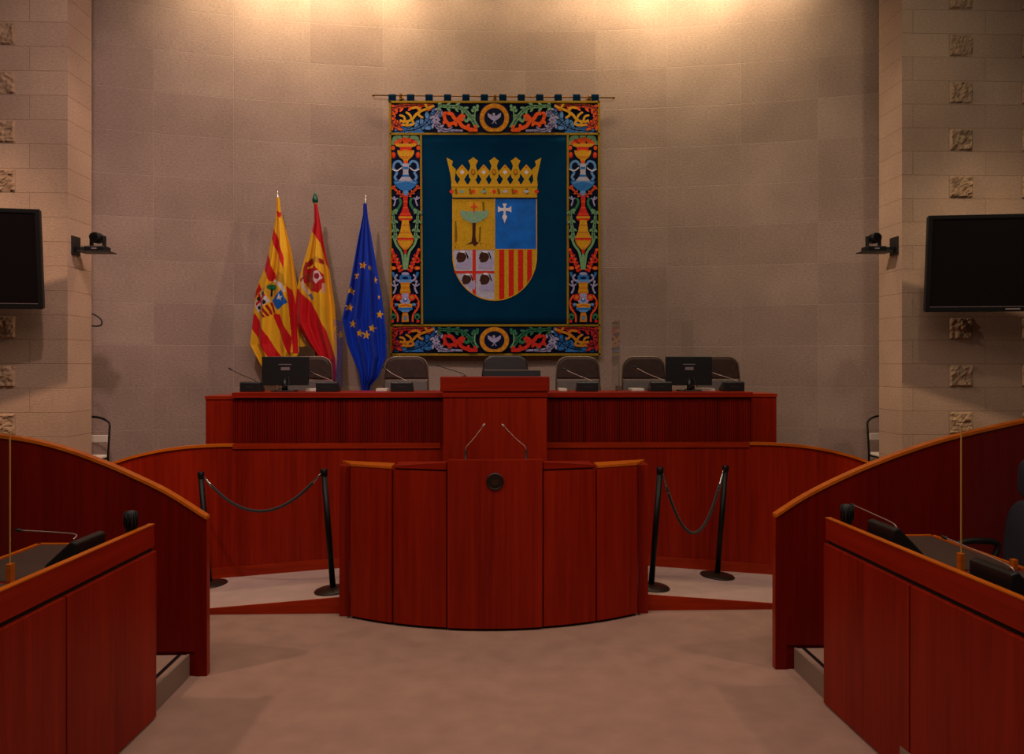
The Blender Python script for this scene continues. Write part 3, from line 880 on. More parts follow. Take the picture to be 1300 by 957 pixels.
def ptz(side, sg, xr, lbs):
    yc = 7.87; z0 = P(120 if sg > 0 else 1120, 321, yc).z
    r = thing('camera_shelf', lbs[0], 'shelf', (xr, yc, z0), 0, 'camera shelves on the pilasters')
    X = lambda a, c: (min(sg*a, sg*c), max(sg*a, sg*c))
    obj('wall_plate', B().bx(*X(0, .012), -.08, .08, -.02, .16), M_BLACK, r, bev=.003)
    obj('arm', B().bx(*X(.012, .17), -.022, .022, .008, .06), M_BLACK, r, bev=.004)
    obj('tray', B().bx(*X(.06, .36), -.09, .09, 0, .010), M_BLACK, r, bev=.002)
    r2 = thing('video_camera', lbs[1], 'camera', (xr+sg*.215, yc, z0+.0105), 0, 'cameras on the pilasters')
    obj('base', B().box((0, .0, .026), (.20, .14, .052)), M_BLACKM, r2, bev=.010)
    for s2 in (-1, 1):
        obj('yoke', B().box((s2*.062, .01, .10), (.016, .06, .12)), M_BLACKM, r2, bev=.006)
    obj('lens_head', B().tube([(0, .05, .135), (0, .03, .135), (0, -.05, .135), (0, -.075, .135)], [.035, .053, .053, .046], 20), M_BLACKM, r2)
    obj('lens', B().cyl((0, -.0755, .135), (0, -.080, .135), .032, 18), M_SCREEN, r2)
    obj('badge', B().box((0, -.0705, .026), (.05, .002, .012)), M_STICK, r2)
ptz('left', 1, XL, ('black bracket shelf fixed to the left pilaster', 'black video camera on the left pilaster shelf'))
ptz('right', -1, XR, ('black bracket shelf fixed to the right pilaster', 'black video camera on the right pilaster shelf'))
pts = [P(112, 398, 8.5), P(121, 399, 8.5), P(129, 405, 8.5), P(128.5, 412.5, 8.5), P(121, 414, 8.5), P(112, 413, 8.5)]
pts = [Vector((p.x, 8.199, p.z)) for p in [P(113, 398, 8.199), P(120, 399.5, 8.199), P(128.5, 406, 8.199), P(128.5, 412.5, 8.199), P(121, 414, 8.199), P(113, 412.5, 8.199)]]
tag(obj('cable_loop', B().tube(smooth_path(pts, 8), .008, 8), M_CABLE), 'black cable loop sticking out behind the left pilaster', 'cable')

# ================================================================== FLAGS
def inside(poly, x, y):
    c = False; n = len(poly); j = n-1
    for i in range(n):
        xi, yi = poly[i]; xj, yj = poly[j]
        if (yi > y) != (yj > y) and x < (xj-xi)*(y-yi)/(yj-yi)+xi: c = not c
        j = i
    return c
def interp(tab, y):
    if y <= tab[0][1]: return tab[0][0]
    for (x0, y0), (x1, y1) in zip(tab, tab[1:]):
        if y <= y1: return x0+(x1-x0)*(y-y0)/(y1-y0)
    return tab[-1][0]
ZX = lambda X: 300+X/3.545
ZY = lambda Y: 230+Y/3.545
def flag(name, label, left, right, shapes, base, D, top, bot, nfold, amp, ph, hang=(0, 0), nx=150, ny=330):
    tipx = (left[0][0]+right[0][0])/2
    pp = P(ZX(hang[0]), 400, D+.02)
    r = thing('flag', label, 'flag', (pp.x, D+.02, ZS), 0, 'draped flags beside the tapestry')
    vs = []; fs = []; cols = []
    boxes = [(min(p[0] for p in q), max(p[0] for p in q), min(p[1] for p in q), max(p[1] for p in q)) for q, _ in shapes]
    cc = {k: lin(*k) for k in set([c for _, c in shapes]+[base])}
    for j in range(ny+1):
        Y = top+(bot-top)*j/ny
        xl_, xr_ = interp(left, Y), interp(right, Y)
        v = j/ny
        for i in range(nx+1):
            u = i/nx; X = xl_+(xr_-xl_)*u
            g = min(1, v*2.2+.12)
            fold = amp*g*(math.sin(2*PI*(nfold*u+ph+.12*math.sin(4*v)))+.45*math.sin(2*PI*(nfold*1.9*u+ph*2+.5*v)))
            fold += .03*g*math.cos(PI*(u-.5)*2)*-1
            p = P(ZX(X), ZY(Y), D-.05*g)
            vs.append((p.x, p.y+fold, p.z))
    def colour(X, Y):
        c = base
        for (q, col), bb in zip(shapes, boxes):
            if bb[0] <= X <= bb[1] and bb[2] <= Y <= bb[3] and inside(q, X, Y): c = col
        return cc[c]
    for j in range(ny):
        Y = top+(bot-top)*(j+.5)/ny
        xl_, xr_ = interp(left, Y), interp(right, Y)
        for i in range(nx):
            a = j*(nx+1)+i
            fs.append((a, a+1, a+nx+2, a+nx+1))
            c = colour(xl_+(xr_-xl_)*(i+.5)/nx, Y); cols += [c]*4
    me = bpy.data.meshes.new('cloth')
    off = Vector((pp.x, D+.02, ZS))
    me.from_pydata([tuple(Vector(v)-off) for v in vs], [], fs)
    me.materials.append(M_CLOTHC)
    at = me.color_attributes.new('Col', 'FLOAT_COLOR', 'CORNER')
    flat = []
    for c in cols: flat += list(c)
    at.data.foreach_set('color', flat)
    me.polygons.foreach_set('use_smooth', [True]*len(fs)); me.update()
    o = bpy.data.objects.new('cloth', me); COL.objects.link(o); o.parent = r
    md = o.modifiers.new('thickness', 'SOLIDIFY'); md.thickness = .004; md.offset = 1
    return r, pp
def poly_star(cx, cy, R, rot=0, sx=1):
    q = []
    for k in range(10):
        a = -PI/2+rot+PI*k/5; rr = R if k % 2 == 0 else R*.40
        q.append((cx+rr*math.cos(a)*sx, cy+rr*math.sin(a)))
    return q
def ellp(cx, cy, rx, ry, n=20, rot=0):
    q = []
    for k in range(n):
        a = 2*PI*k/n; x, y = rx*math.cos(a), ry*math.sin(a)
        q.append((cx+x*math.cos(rot)-y*math.sin(rot), cy+x*math.sin(rot)+y*math.cos(rot)))
    return q
RED, YEL, DRED, WHT, GRN, BLU, DRK, GLD = (196, 14, 24), (226, 168, 26), (150, 16, 20), (205, 195, 195), (30, 110, 60), (20, 90, 175), (40, 22, 22), (190, 140, 30)

# --- striped flag
sh = [([(184, 135), (199, 140), (199, 165), (186, 160)], RED),
      ([(164, 205), (181, 238), (216, 345), (216, 398), (190, 335), (156, 250)], RED),
      ([(137, 315), (160, 378), (182, 445), (152, 452), (117, 385)], RED),
      ([(96, 452), (112, 488), (80, 520), (72, 540), (76, 500)], RED),
      ([(160, 590), (196, 600), (247, 705), (242, 790), (205, 700)], RED),
      ([(64, 592), (80, 596), (112, 648), (206, 800), (160, 810), (62, 660)], RED),
      ([(228, 470), (246, 490), (262, 560), (275, 775), (252, 775), (240, 640)], RED),
      ([(56, 800), (90, 800), (150, 880), (110, 880)], RED)]
# arms on the striped flag, tilted
sh += [([(166, 452), (190, 405), (214, 420), (228, 470), (200, 478)], GLD), ([(168, 440), (210, 462), (226, 498), (214, 500), (190, 470), (166, 450)], WHT),
       ([(126, 480), (166, 450), (196, 492), (157, 538)], (200, 150, 40)), (ellp(162, 478, 20, 13), GRN), ([(155, 485), (163, 482), (160, 520), (152, 518)], DRK),
       ([(158, 536), (204, 488), (233, 546), (184, 582)], BLU), ([(188, 520), (194, 505), (200, 519), (214, 516), (203, 526), (205, 540), (196, 529), (184, 532)], WHT),
       ([(73, 548), (120, 486), (153, 540), (92, 590)], WHT), ([(93, 508), (102, 503), (126, 572), (116, 576)], RED), ([(80, 548), (133, 508), (138, 516), (84, 560)], RED),
       (ellp(96, 528, 9, 10), DRK), (ellp(122, 506, 9, 10), DRK), (ellp(100, 568, 9, 9), DRK), (ellp(130, 545, 9, 10), DRK),
       ([(92, 590), (155, 540), (188, 580), (162, 606), (130, 615)], YEL)]
for k in range(4): sh.append(([(100+k*17, 588-k*13), (109+k*17, 581-k*13), (138+k*13, 612-k*7), (128+k*13, 615-k*7)], DRED))
lf = [(181, 72), (178, 140), (165, 200), (120, 380), (80, 480), (70, 600), (58, 735), (80, 775), (112, 830), (120, 860)]
rt = [(192, 72), (198, 140), (245, 320), (270, 480), (268, 560), (276, 700), (277, 770), (262, 800), (240, 830), (200, 860)]
r, pp = flag('flag', 'red and yellow striped flag with a quartered shield, leftmost of the three', lf, rt, sh, YEL, 9.22, 72, 858, 2.2, .045, .1, hang=(186, 0))
def pole(r, pp, ztip, D, kind):
    p = Vector((pp.x, D+.02, 0))
    obj('pole', B().cyl((p.x, p.y, ZS+.03), (p.x, p.y, ztip-.16), .014, 14), M_BRASS if kind == 'brass' else M_SILVER, r, world=True)
    obj('foot', B().lathe([(.16, 0), (.16, .012), (.05, .03), (.025, .05)], (p.x, p.y, ZS)), M_BRASS, r, world=True)
    m = M_GREEN if kind == 'green' else M_SILVER
    wd = .036 if kind == 'green' else .016
    b = B().lathe([(.010, ztip-.175), (.017, ztip-.165), (.010, ztip-.150)], (p.x, p.y, 0), 14)
    b.lathe([(.010, ztip-.152), (wd*.8, ztip-.13), (wd, ztip-.105), (wd*.55, ztip-.05), (.002, ztip)], (p.x, p.y, 0), 14)
    f = obj('finial', b, m, r, world=True)
pole(r, pp, P(352, 242, 9.24).z, 9.22, 'silver')
# second tail of the striped flag, hanging behind
def tail(r, pts, D, col):
    b = B(); q = [P(ZX(x), ZY(y), D) for x, y in pts]
    b.prism([(p.x, p.y, p.z) for p in q], (0, .006, 0))
    obj('cloth_tail', b, col, r, world=True)
M_YEL = plain('yellow_satin', lin(*YEL), .5, sheen=.25); M_RED = plain('red_satin', lin(*RED), .5, sheen=.25)
tail(r, [(262, 560), (282, 655), (318, 742), (272, 748), (262, 700)], 9.27, M_YEL)

# --- red yellow red flag
sh = [([(340, 100), (375, 100), (386, 225), (416, 395), (398, 370), (377, 275), (338, 222), (344, 170)], RED),
      ([(250, 470), (276, 484), (342, 552), (407, 672), (442, 800), (445, 905), (390, 905), (240, 640)], RED),
      # arms
      ([(300, 395), (312, 360), (326, 372), (318, 420), (306, 470), (296, 460)], DRED),
      ([(330, 350), (356, 338), (386, 350), (390, 378), (362, 366), (338, 374)], GLD), ([(318, 372), (340, 345), (345, 370), (322, 390)], DRED),
      ([(372, 348), (388, 352), (392, 372), (378, 372)], DRED),
      ([(312, 402), (352, 380), (392, 420), (398, 470), (372, 505), (330, 490), (306, 452)], (176, 18, 22)),
      ([(346, 408), (372, 402), (390, 436), (362, 462), (342, 440)], (214, 180, 180)), (ellp(366, 428, 12, 14), (150, 20, 40)),
      ([(310, 420), (328, 412), (340, 440), (322, 452)], (150, 60, 20)), ([(312, 460), (340, 448), (352, 482), (332, 488)], (168, 90, 20)),
      ([(356, 470), (372, 462), (386, 470), (378, 500), (362, 500)], (180, 30, 24)),
      ([(290, 430), (302, 420), (310, 470), (330, 505), (318, 508), (292, 470)], (205, 180, 160)), ([(284, 440), (312, 425), (314, 434), (286, 452)], DRED),
      ([(318, 508), (336, 504), (352, 530), (340, 536)], (90, 100, 160)), ([(388, 460), (398, 455), (398, 500), (388, 506)], (205, 160, 140))]
lf = [(350, 98), (350, 180), (330, 260), (290, 400), (270, 480), (258, 600), (262, 640), (310, 720), (370, 800), (395, 895), (396, 905)]
rt = [(361, 98), (375, 180), (395, 300), (416, 400), (440, 560), (447, 700), (450, 800), (440, 895), (436, 905)]
r, pp = flag('flag', 'red and yellow flag with a central coat of arms, under a green spearhead', lf, rt, sh, YEL, 9.12, 98, 903, 2.0, .05, .35, hang=(355, 0))
pole(r, pp, P(400, 242.5, 9.14).z, 9.12, 'green')

# --- blue flag with golden stars
EB = (4, 52, 176)
stars = [(572, 380, 20, 1), (601, 390, 14, .5), (541, 423, 20, .8), (626, 445, 18, .6), (515, 493, 20, 1), (507, 567, 21, 1), (642, 522, 12, .5),
         (523, 642, 21, 1), (645, 600, 22, 1), (613, 662, 20, .9), (586, 692, 22, 1), (558, 685, 20, .9)]
sh = [(poly_star(x, y, R, .15, sx), (230, 168, 30)) for x, y, R, sx in stars]
lf = [(572, 100), (570, 150), (545, 270), (510, 470), (476, 620), (498, 730), (550, 860), (565, 945), (566, 955)]
rt = [(586, 100), (592, 160), (622, 330), (655, 520), (676, 690), (678, 790), (642, 880), (606, 920), (601, 945), (600, 955)]
r, pp = flag('flag', 'deep blue flag with a ring of golden stars, nearest the tapestry', lf, rt, sh, EB, 9.17, 100, 953, 3.3, .042, .6, hang=(582, 0))
pole(r, pp, P(464, 247, 9.19).z, 9.17, 'silver')

# ================================================================== TAPESTRY
DT = 9.66
PAL = {'navy': (6, 16, 44), 'field': (0, 46, 74), 'gold': (150, 116, 24), 'orange': (222, 84, 30), 'red': (196, 44, 30), 'yellow': (206, 150, 34),
       'blue': (44, 108, 176), 'lblue': (92, 140, 196), 'green': (116, 160, 112), 'dgreen': (48, 112, 72), 'lilac': (158, 150, 186), 'white': (206, 200, 208),
       'goldc': (190, 146, 28), 'goldd': (122, 88, 14), 'satin': (0, 92, 184), 'silver': (172, 168, 184), 'crimson': (196, 30, 22), 'brown': (62, 34, 24),
       'jewel': (210, 62, 34), 'ocre': (196, 122, 30), 'sage': (126, 158, 136)}
KEYS = list(PAL)
TM = [plain('embroidery_'+k, lin(*PAL[k]), .8, noise=.2, nscale=70, bump=.25, spec=.12) for k in KEYS]
TM[KEYS.index('satin')] = plain('embroidery_satin', lin(*PAL['satin']), .5, noise=.22, nscale=7, bump=.6, spec=.12)
TM[KEYS.index('field')] = plain('tapestry_field', lin(*PAL['field']), .9, noise=.10, nscale=3, spec=.05)
class Draw:
    def __init__(s): s.b = B(); s.k = 0; s.tf = lambda x, y: (x, y); s.both = False; s.clip = None
    def poly(s, pts, col):
        s._p(pts, col)
        if s.both: s._p([(2*627.5-x, y) for x, y in reversed(pts)], col)
    def _p(s, pts, col):
        s.k += 1; d = DT-.0012-.00005*s.k
        s.b.mi = KEYS.index(col)
        if s.clip is not None:
            pts = s.clip(pts)
            if pts is None: return
        vs = [P(*s.tf(x, y), DT) for x, y in pts]
        s.b.add([(v.x, d, v.z) for v in vs], [tuple(range(len(vs)))])
    def ell(s, cx, cy, rx, ry, col, rot=0, n=14): s.poly(ellp(cx, cy, rx, ry, n, rot), col)
    def stroke(s, pts, w, col, taper=(1, 1)):
        pts = [Vector((x, y, 0)) for x, y in pts]
        q = smooth_path(pts, 4); L = []; Rr = []; n = len(q)
        for i, p in enumerate(q):
            t = (q[min(i+1, n-1)]-q[max(i-1, 0)]); t.normalize() if t.length else None
            k = i/(n-1); ww = w*(taper[0]*(1-k)+taper[1]*k)/2
            L.append((p.x-t.y*ww, p.y+t.x*ww)); Rr.append((p.x+t.y*ww, p.y-t.x*ww))
        for i in range(n-1): s.poly([L[i], L[i+1], Rr[i+1], Rr[i]], col)
        return q
    def acan(s, pts, w, col, vein='navy', lob=1.0, every=3):
        q = s.stroke(pts, w, col, (.55, .9)); n = len(q)
        for i in range(1, n-1, every):
            t = (q[i+1]-q[i-1]).normalized()
            for sg in (-1, 1):
                c = q[i]+Vector((-t.y, t.x, 0))*sg*w*.6
                a = math.atan2(t.y, t.x)+sg*.7
                s.ell(c.x, c.y, w*.58*lob, w*.33*lob, vein, a, 8); s.ell(c.x, c.y, w*.5*lob, w*.24*lob, col, a, 8)
        s.stroke([(p.x, p.y) for p in q[::4]], max(.5, w*.12), vein)
        for i in range(2, n-2, every):
            t = (q[i+1]-q[i-1]).normalized()
            for sg in (-1, 1):
                e = q[i]+Vector((-t.y, t.x, 0))*sg*w*.75-t*w*.1
                s.stroke([(q[i].x, q[i].y), (e.x, e.y)], max(.4, w*.09), vein)
    def vase(s, cx, prof, col):
        l = [(cx-w, y) for y, w in prof]; r = [(cx+w, y) for y, w in reversed(prof)]
        s.poly(l+r, col)

def box_clip(x0, x1, y0, y1):
    def f(pts):
        q = [(min(x1, max(x0, x)), min(y1, max(y0, y))) for x, y in pts]
        a = sum(q[i][0]*q[i-1][1]-q[i-1][0]*q[i][1] for i in range(len(q)))
        return q if abs(a) > .02 else None
    return f
def border_band(d, ty, ky):
    """the wide scroll border (drawn for the upper one, mapped with ty/ky to the lower)"""
    Z = lambda X, Y: (490+X/5.63, ty+(Y-80)/5.63*ky)
    z = lambda pts: [Z(*p) for p in pts]
    d.clip = box_clip(497.2, 759.4, ty+.8, ty+37.6*ky)
    d.both = True
    d.acan(z([(20, 285), (110, 276), (200, 268), (265, 240), (320, 185), (372, 128)]), 10.5, 'lblue' if ky == 1 else 'blue')
    d.ell(*Z(120, 262), 6, 3, 'blue'); d.ell(*Z(230, 285), 7, 2.5, 'blue'); d.ell(*Z(330, 250), 3, 3, 'blue')
    d.acan(z([(330, 98), (240, 92), (150, 96), (72, 110), (34, 155), (38, 215), (80, 245), (112, 222)]), 7.6, 'orange' if ky == 1 else 'red')
    d.stroke(z([(100, 205), (140, 215), (185, 200), (215, 165), (250, 140), (300, 120), (345, 100)]), 3.2, 'yellow' if ky == 1 else 'ocre')
    for pts in ([(140, 215), (130, 180), (105, 170)], [(185, 200), (175, 170), (150, 150)], [(185, 200), (200, 230), (170, 240), (125, 238)], [(250, 140), (235, 165), (260, 185)],
                [(250, 140), (225, 115), (190, 120)], [(300, 120), (285, 95)], [(160, 212), (150, 245)]):
        d.stroke(z(pts), 2.8, 'yellow' if ky == 1 else 'ocre')
        d.ell(*Z(*pts[-1]), 1.6, 1.3, 'yellow' if ky == 1 else 'ocre')
    d.acan(z([(392, 130), (352, 190), (365, 250), (430, 280), (550, 290)]), 6.6, 'lilac')
    for k in range(6): d.ell(*Z(360+18*math.cos(k), 205+18*math.sin(k)), 2, 1.4, 'lilac', k)
    d.acan(z([(372, 105), (450, 110), (530, 118), (590, 165), (655, 262)]), 6.4, 'green' if ky == 1 else 'dgreen')
    d.stroke(z([(655, 262), (635, 200), (640, 130)]), 1.4, 'green')
    for X, Y in ((632, 120), (650, 135), (620, 140), (655, 110), (575, 215), (560, 200), (590, 205)): d.ell(*Z(X, Y), 2.4, 1.8, 'green' if ky == 1 else 'dgreen', X)
    q = z([(415, 165), (430, 215), (460, 235), (500, 220), (530, 185), (552, 170)]); d.stroke(q, 4.2, 'orange' if ky == 1 else 'red')
    q = z([(440, 160), (470, 165), (490, 195), (520, 215), (545, 250), (590, 270), (655, 285)]); d.stroke(q, 4.6, 'orange' if ky == 1 else 'red')
    for X, Y in ((425, 160), (418, 225), (455, 248), (555, 182), (500, 240), (545, 205), (590, 250), (600, 295), (640, 255), (625, 300)): d.ell(*Z(X, Y), 2.6, 2.0, 'orange' if ky == 1 else 'red', Y)
    d.ell(*Z(452, 205), 2.2, 2, 'navy')
    d.both = False
    cx, cy = 627.5, ty+(205-80)/5.63*ky*.92
    d.ell(cx, cy, 20, 20*ky**.7, 'navy', n=28); d.ell(cx, cy, 18.6, 18.6*ky**.7, 'ocre', n=28)
    for k in range(24):
        a = 2*PI*k/24; d.ell(cx+16.2*math.cos(a), cy+16.2*ky**.7*math.sin(a), 2.3, 1.2, 'yellow' if k % 2 else 'ocre', a+.9, 8)
    d.ell(cx, cy, 12.8, 12.8*ky**.7, 'navy', n=24)
    # bird with spread wings
    for sg in (-1, 1):
        d.poly([(cx+sg*.6, cy-1), (cx+sg*3, cy-3.5), (cx+sg*8.5, cy-6.5), (cx+sg*8, cy-2), (cx+sg*5.5, cy+.8), (cx+sg*2.5, cy+2.5), (cx+sg*1, cy+3)][::sg], 'lilac')
        d.poly([(cx, cy+3), (cx+sg*3.4, cy+7.4), (cx+sg*1.2, cy+6.6)][::sg], 'lilac')
    d.ell(cx, cy, 2, 4.4, 'lilac'); d.ell(cx-.6, cy-5, 1.5, 1.5, 'lilac'); d.poly([(cx-1.8, cy-5.6), (cx-3.4, cy-4.6), (cx-1.6, cy-4.3)], 'yellow')

def side_band(d):
    c = 515.2
    d.clip = box_clip(497.2, 759.4, 172, 411.5)
    d.both = True
    for dx, y in ((-14, 177), (-9, 174), (0, 173), (9, 174), (14, 177), (-16, 181), (16, 181)): d.ell(c+dx, y, 4.2, 3, 'green', dx)
    for dx, y in ((-8, 179), (-2, 177), (4, 178), (9, 180), (0, 181), (-12, 182), (12, 182)): d.ell(c+dx, y, 3.4, 3, 'red' if int(dx) % 2 else 'orange')
    d.vase(c, [(182.5, 12.5), (185.5, 12.8), (187, 8)], 'yellow'); d.vase(c, [(186.5, 8), (190, 7), (193, 9)], 'red')
    d.vase(c, [(191, 10.6), (195, 10.4), (200, 7.5), (203, 3.5), (206, 2)], 'yellow'); d.stroke([(c-8, 192.5), (c, 189.8), (c+8, 192.5)], 1.3, 'orange')
    d.vase(c, [(198, 8), (199, 8), (203, 3), (202, 2)], 'ocre'); d.ell(c, 206, 2.8, 2.4, 'orange')
    for sg in (-1, 1):
        d.ell(c+sg*16, 188, 2.4, 2.8, 'orange'); d.ell(c+sg*15.5, 197, 2.8, 4, 'red'); d.ell(c+sg*15.5, 196, 1.6, 2, 'orange')
        d.stroke([(c+sg*4, 210), (c+sg*8, 205), (c+sg*14, 207), (c+sg*15.5, 214), (c+sg*11, 219), (c+sg*14, 225), (c+sg*11, 229)], 3.0, 'lblue')
        d.stroke([(c+sg*8, 209), (c+sg*12, 211), (c+sg*12, 215)], 1, 'navy')
        d.stroke([(c+sg*5, 213), (c+sg*11, 217), (c+sg*17.5, 215)], 1.4, 'white')
    d.vase(c, [(208, 3.2), (210, 4.2), (219, 3.2), (224, 4.4), (228, 7.5), (231, 11)], 'silver')
    d.vase(c, [(212, 3.2), (214, 3.2), (215.5, 3)], 'blue'); d.vase(c, [(222, 4), (224, 4.5), (225, 5)], 'blue')
    d.vase(c, [(230, 15.2), (232.5, 15), (237, 12), (241, 7), (243, 3)], 'blue'); d.stroke([(c-13, 233), (c, 230.5), (c+13, 233)], 1.6, 'lblue')
    d.vase(c, [(242, 2), (244, 3.6), (247, 2.2), (250, 3.4)], 'lblue')
    for sg in (-1, 1):
        d.acan([(c+sg*4, 249), (c+sg*9, 245), (c+sg*17, 237)], 3.4, 'orange', every=3)
        d.stroke([(c+sg*15, 250), (c+sg*13, 255), (c+sg*15, 262)], 1.8, 'lilac'); d.stroke([(c+sg*10, 252), (c+sg*14, 254), (c+sg*18, 251)], 1.5, 'lilac')
        d.stroke([(c+sg*8, 252), (c+sg*6, 258), (c+sg*10, 266), (c+sg*13, 266)], 3, 'dgreen'); d.ell(c+sg*12.5, 268, 3, 2, 'green')
        d.acan([(c+sg*16, 268), (c+sg*15, 282), (c+sg*13, 296), (c+sg*13.5, 305)], 5.4, 'green', every=3)
        d.stroke([(c+sg*14, 304), (c+sg*11, 312), (c+sg*4.5, 322), (c+sg*1.5, 343)], 3.0, 'green')
    d.vase(c, [(249, 2.6), (252, 3), (262, 2.4), (270, 5), (276, 8.4), (279, 8.6), (282, 5)], 'red')
    for y, w in ((256, 2.4), (264, 2.8), (272, 6.5)): d.vase(c, [(y, w), (y+1.3, w)], 'orange')
    d.vase(c, [(275.5, 8.6), (277, 8.8), (278, 8)], 'yellow')
    d.vase(c, [(280, 4), (286, 5), (294, 6.4), (300, 9), (303, 10.2), (307, 10)], 'yellow'); d.vase(c, [(286, 5), (288, 5.4)], 'ocre'); d.vase(c, [(295, 6.8), (297, 7.4)], 'ocre')
    d.vase(c, [(302.5, 10.3), (305.5, 10.4)], 'red')
    d.vase(c, [(306, 10.2), (310, 9), (315, 5), (318, 2)], 'ocre'); d.vase(c, [(307, 8), (311, 6), (315, 3)], 'yellow')
    d.ell(c, 320, 2, 3, 'red')
    d.vase(c, [(323, 1.4), (343, 1.6)], 'green')
    for sg in (-1, 1):
        for k in range(8):
            t = k/7; d.ell(c+sg*(17-10*t), 318+26*t, 2.1, 2.1, 'red' if k % 2 else 'orange')
        for k in range(5):
            t = k/4; d.ell(c+sg*(12-8*t), 325+18*t, 1.7, 1.8, 'orange' if k % 2 else 'red')
        for k in range(6): d.ell(c+sg*15+2.6*math.cos(k*1.05), 331+2.6*math.sin(k*1.05), 1.5, 1.5, 'red')
        d.ell(c+sg*15, 341, 3.6, 2.4, 'orange'); d.ell(c+sg*15, 341, 1.4, 1.2, 'yellow')
        d.stroke([(c+sg*3, 354), (c+sg*9, 357), (c+sg*13, 353), (c+sg*10, 349)], 2.4, 'lilac'); d.stroke([(c+sg*16, 346), (c+sg*14, 352)], 3, 'blue')
        d.stroke([(c+sg*14, 360), (c+sg*12, 366), (c+sg*15, 373)], 2.2, 'lilac'); d.stroke([(c+sg*9, 361), (c+sg*13, 364), (c+sg*18, 361)], 1.5, 'lilac'); d.ell(c+sg*14, 358, 1.6, 1.8, 'lilac')
    d.ell(c, 353, 7.4, 5.4, 'blue'); d.ell(c, 348, 5, 2, 'lilac'); d.ell(c, 353.5, 4, 1.6, 'navy'); d.vase(c, [(356, 6), (358, 8.6), (360, 8)], 'lblue')
    d.vase(c, [(359, 6.2), (365, 5.4), (372, 6.8), (374, 5)], 'ocre'); d.vase(c, [(362, 5.4), (364, 5)], 'yellow'); d.vase(c, [(368, 5.6), (370, 6)], 'yellow')
    d.vase(c, [(373, 3), (377, 6.8), (382, 7.5), (386, 5)], 'lilac'); d.ell(c, 381, 3, 3, 'blue'); d.ell(c, 380, 1.4, 1.6, 'white')
    for sg in (-1, 1):
        d.ell(c+sg*8.5, 378, 4.6, 4.4, 'red'); d.ell(c+sg*8.5, 378, 2.4, 2.2, 'ocre')
        d.stroke([(c+sg*12, 375), (c+sg*16.5, 382), (c+sg*16, 391), (c+sg*10, 400), (c+sg*9.5, 409)], 2.2, 'orange')
        for k in range(5): d.ell(c+sg*(16-k*1.2), 382+k*4, .9, .9, 'red')
        d.ell(c+sg*15, 402, 3.6, 4, 'dgreen'); d.ell(c+sg*15, 403, 1.8, 2, 'navy'); d.ell(c+sg*16, 408, 2, 2, 'red')
        d.ell(c+sg*11, 387, 2.4, 1.8, 'lblue')
    d.vase(c, [(386, 9), (391, 8.4)], 'yellow'); d.stroke([(c-7, 389.5), (c, 387.5), (c+7, 389.5)], 1.2, 'red'); d.vase(c, [(391, 9.4), (394, 9)], 'blue'); d.vase(c, [(394, 7), (396.5, 4)], 'lblue')
    d.vase(c, [(397, 3), (401, 4), (409, 4.6)], 'ocre'); d.ell(c, 404, 2, 3, 'blue'); d.ell(c, 404, 1, 1.6, 'green')
    d.both = False

base_p = P(627.5, 450.5, DT)
r = thing('tapestry', 'large navy embroidered tapestry with a crowned quartered shield and a floral border', 'tapestry', (base_p.x, DT, base_p.z))
# ground cloth, gently rippled
b = B(); nx, ny = 60, 40; vs = []; g = {}
for j in range(ny+1):
    for i in range(nx+1):
        p = P(494.5+267*i/nx+1.0*j/ny, 129.5+321*j/ny, DT)
        vs.append((p.x, DT+.006, p.z))
k = len(vs); vs2 = [(v[0], v[1]+.012, v[2]) for v in vs]
W = nx+1
b.add([vs[0], vs[nx], vs[-1], vs[ny*W]]+[vs2[0], vs2[nx], vs2[-1], vs2[ny*W]], [(0, 1, 2, 3), (7, 6, 5, 4), (0, 4, 5, 1), (1, 5, 6, 2), (2, 6, 7, 3), (3, 7, 4, 0)])
obj('backing_cloth', b, TM[KEYS.index('gold')], r, world=True)
d = Draw()
d.poly([(497, 131.5), (759, 131.5), (760, 449), (498, 449)], 'navy')
border_band(d, 131.5, 1.0)
obj('upper_border', d.b, TM, r, world=True)
d = Draw(); d.k = 0
d.poly([(497, 414.5), (759.8, 414.5), (760, 449), (498, 449)], 'navy'); border_band(d, 414.5, .86)
d.b.v = [Vector((v.x, v.y-.006, v.z)) for v in d.b.v]
obj('lower_border', d.b, TM, r, world=True)
d = Draw(); side_band(d)
d.b.v = [Vector((v.x, v.y-.006, v.z)) for v in d.b.v]
obj('side_borders', d.b, TM, r, world=True)
# central field, gently pleated cloth
b = B(); nx, ny = 80, 24; vs = []
for j in range(ny+1):
    for i in range(nx+1):
        u, v = i/nx, j/ny
        p = P(535+185.5*u, 171.5+240.5*v, DT)
        dy = .006*math.sin(u*31+.6*math.sin(v*3))*abs(2*u-1)**1.5*(.4+.6*v)
        vs.append((p.x, DT-.014+dy, p.z))
b.add(vs, [(j*(nx+1)+i, j*(nx+1)+i+1, (j+1)*(nx+1)+i+1, (j+1)*(nx+1)+i) for j in range(ny) for i in range(nx)], True)
o = obj('field', b, TM[KEYS.index('field')], r, world=True)
md = o.modifiers.new('t', 'SOLIDIFY'); md.thickness = .004; md.offset = 0
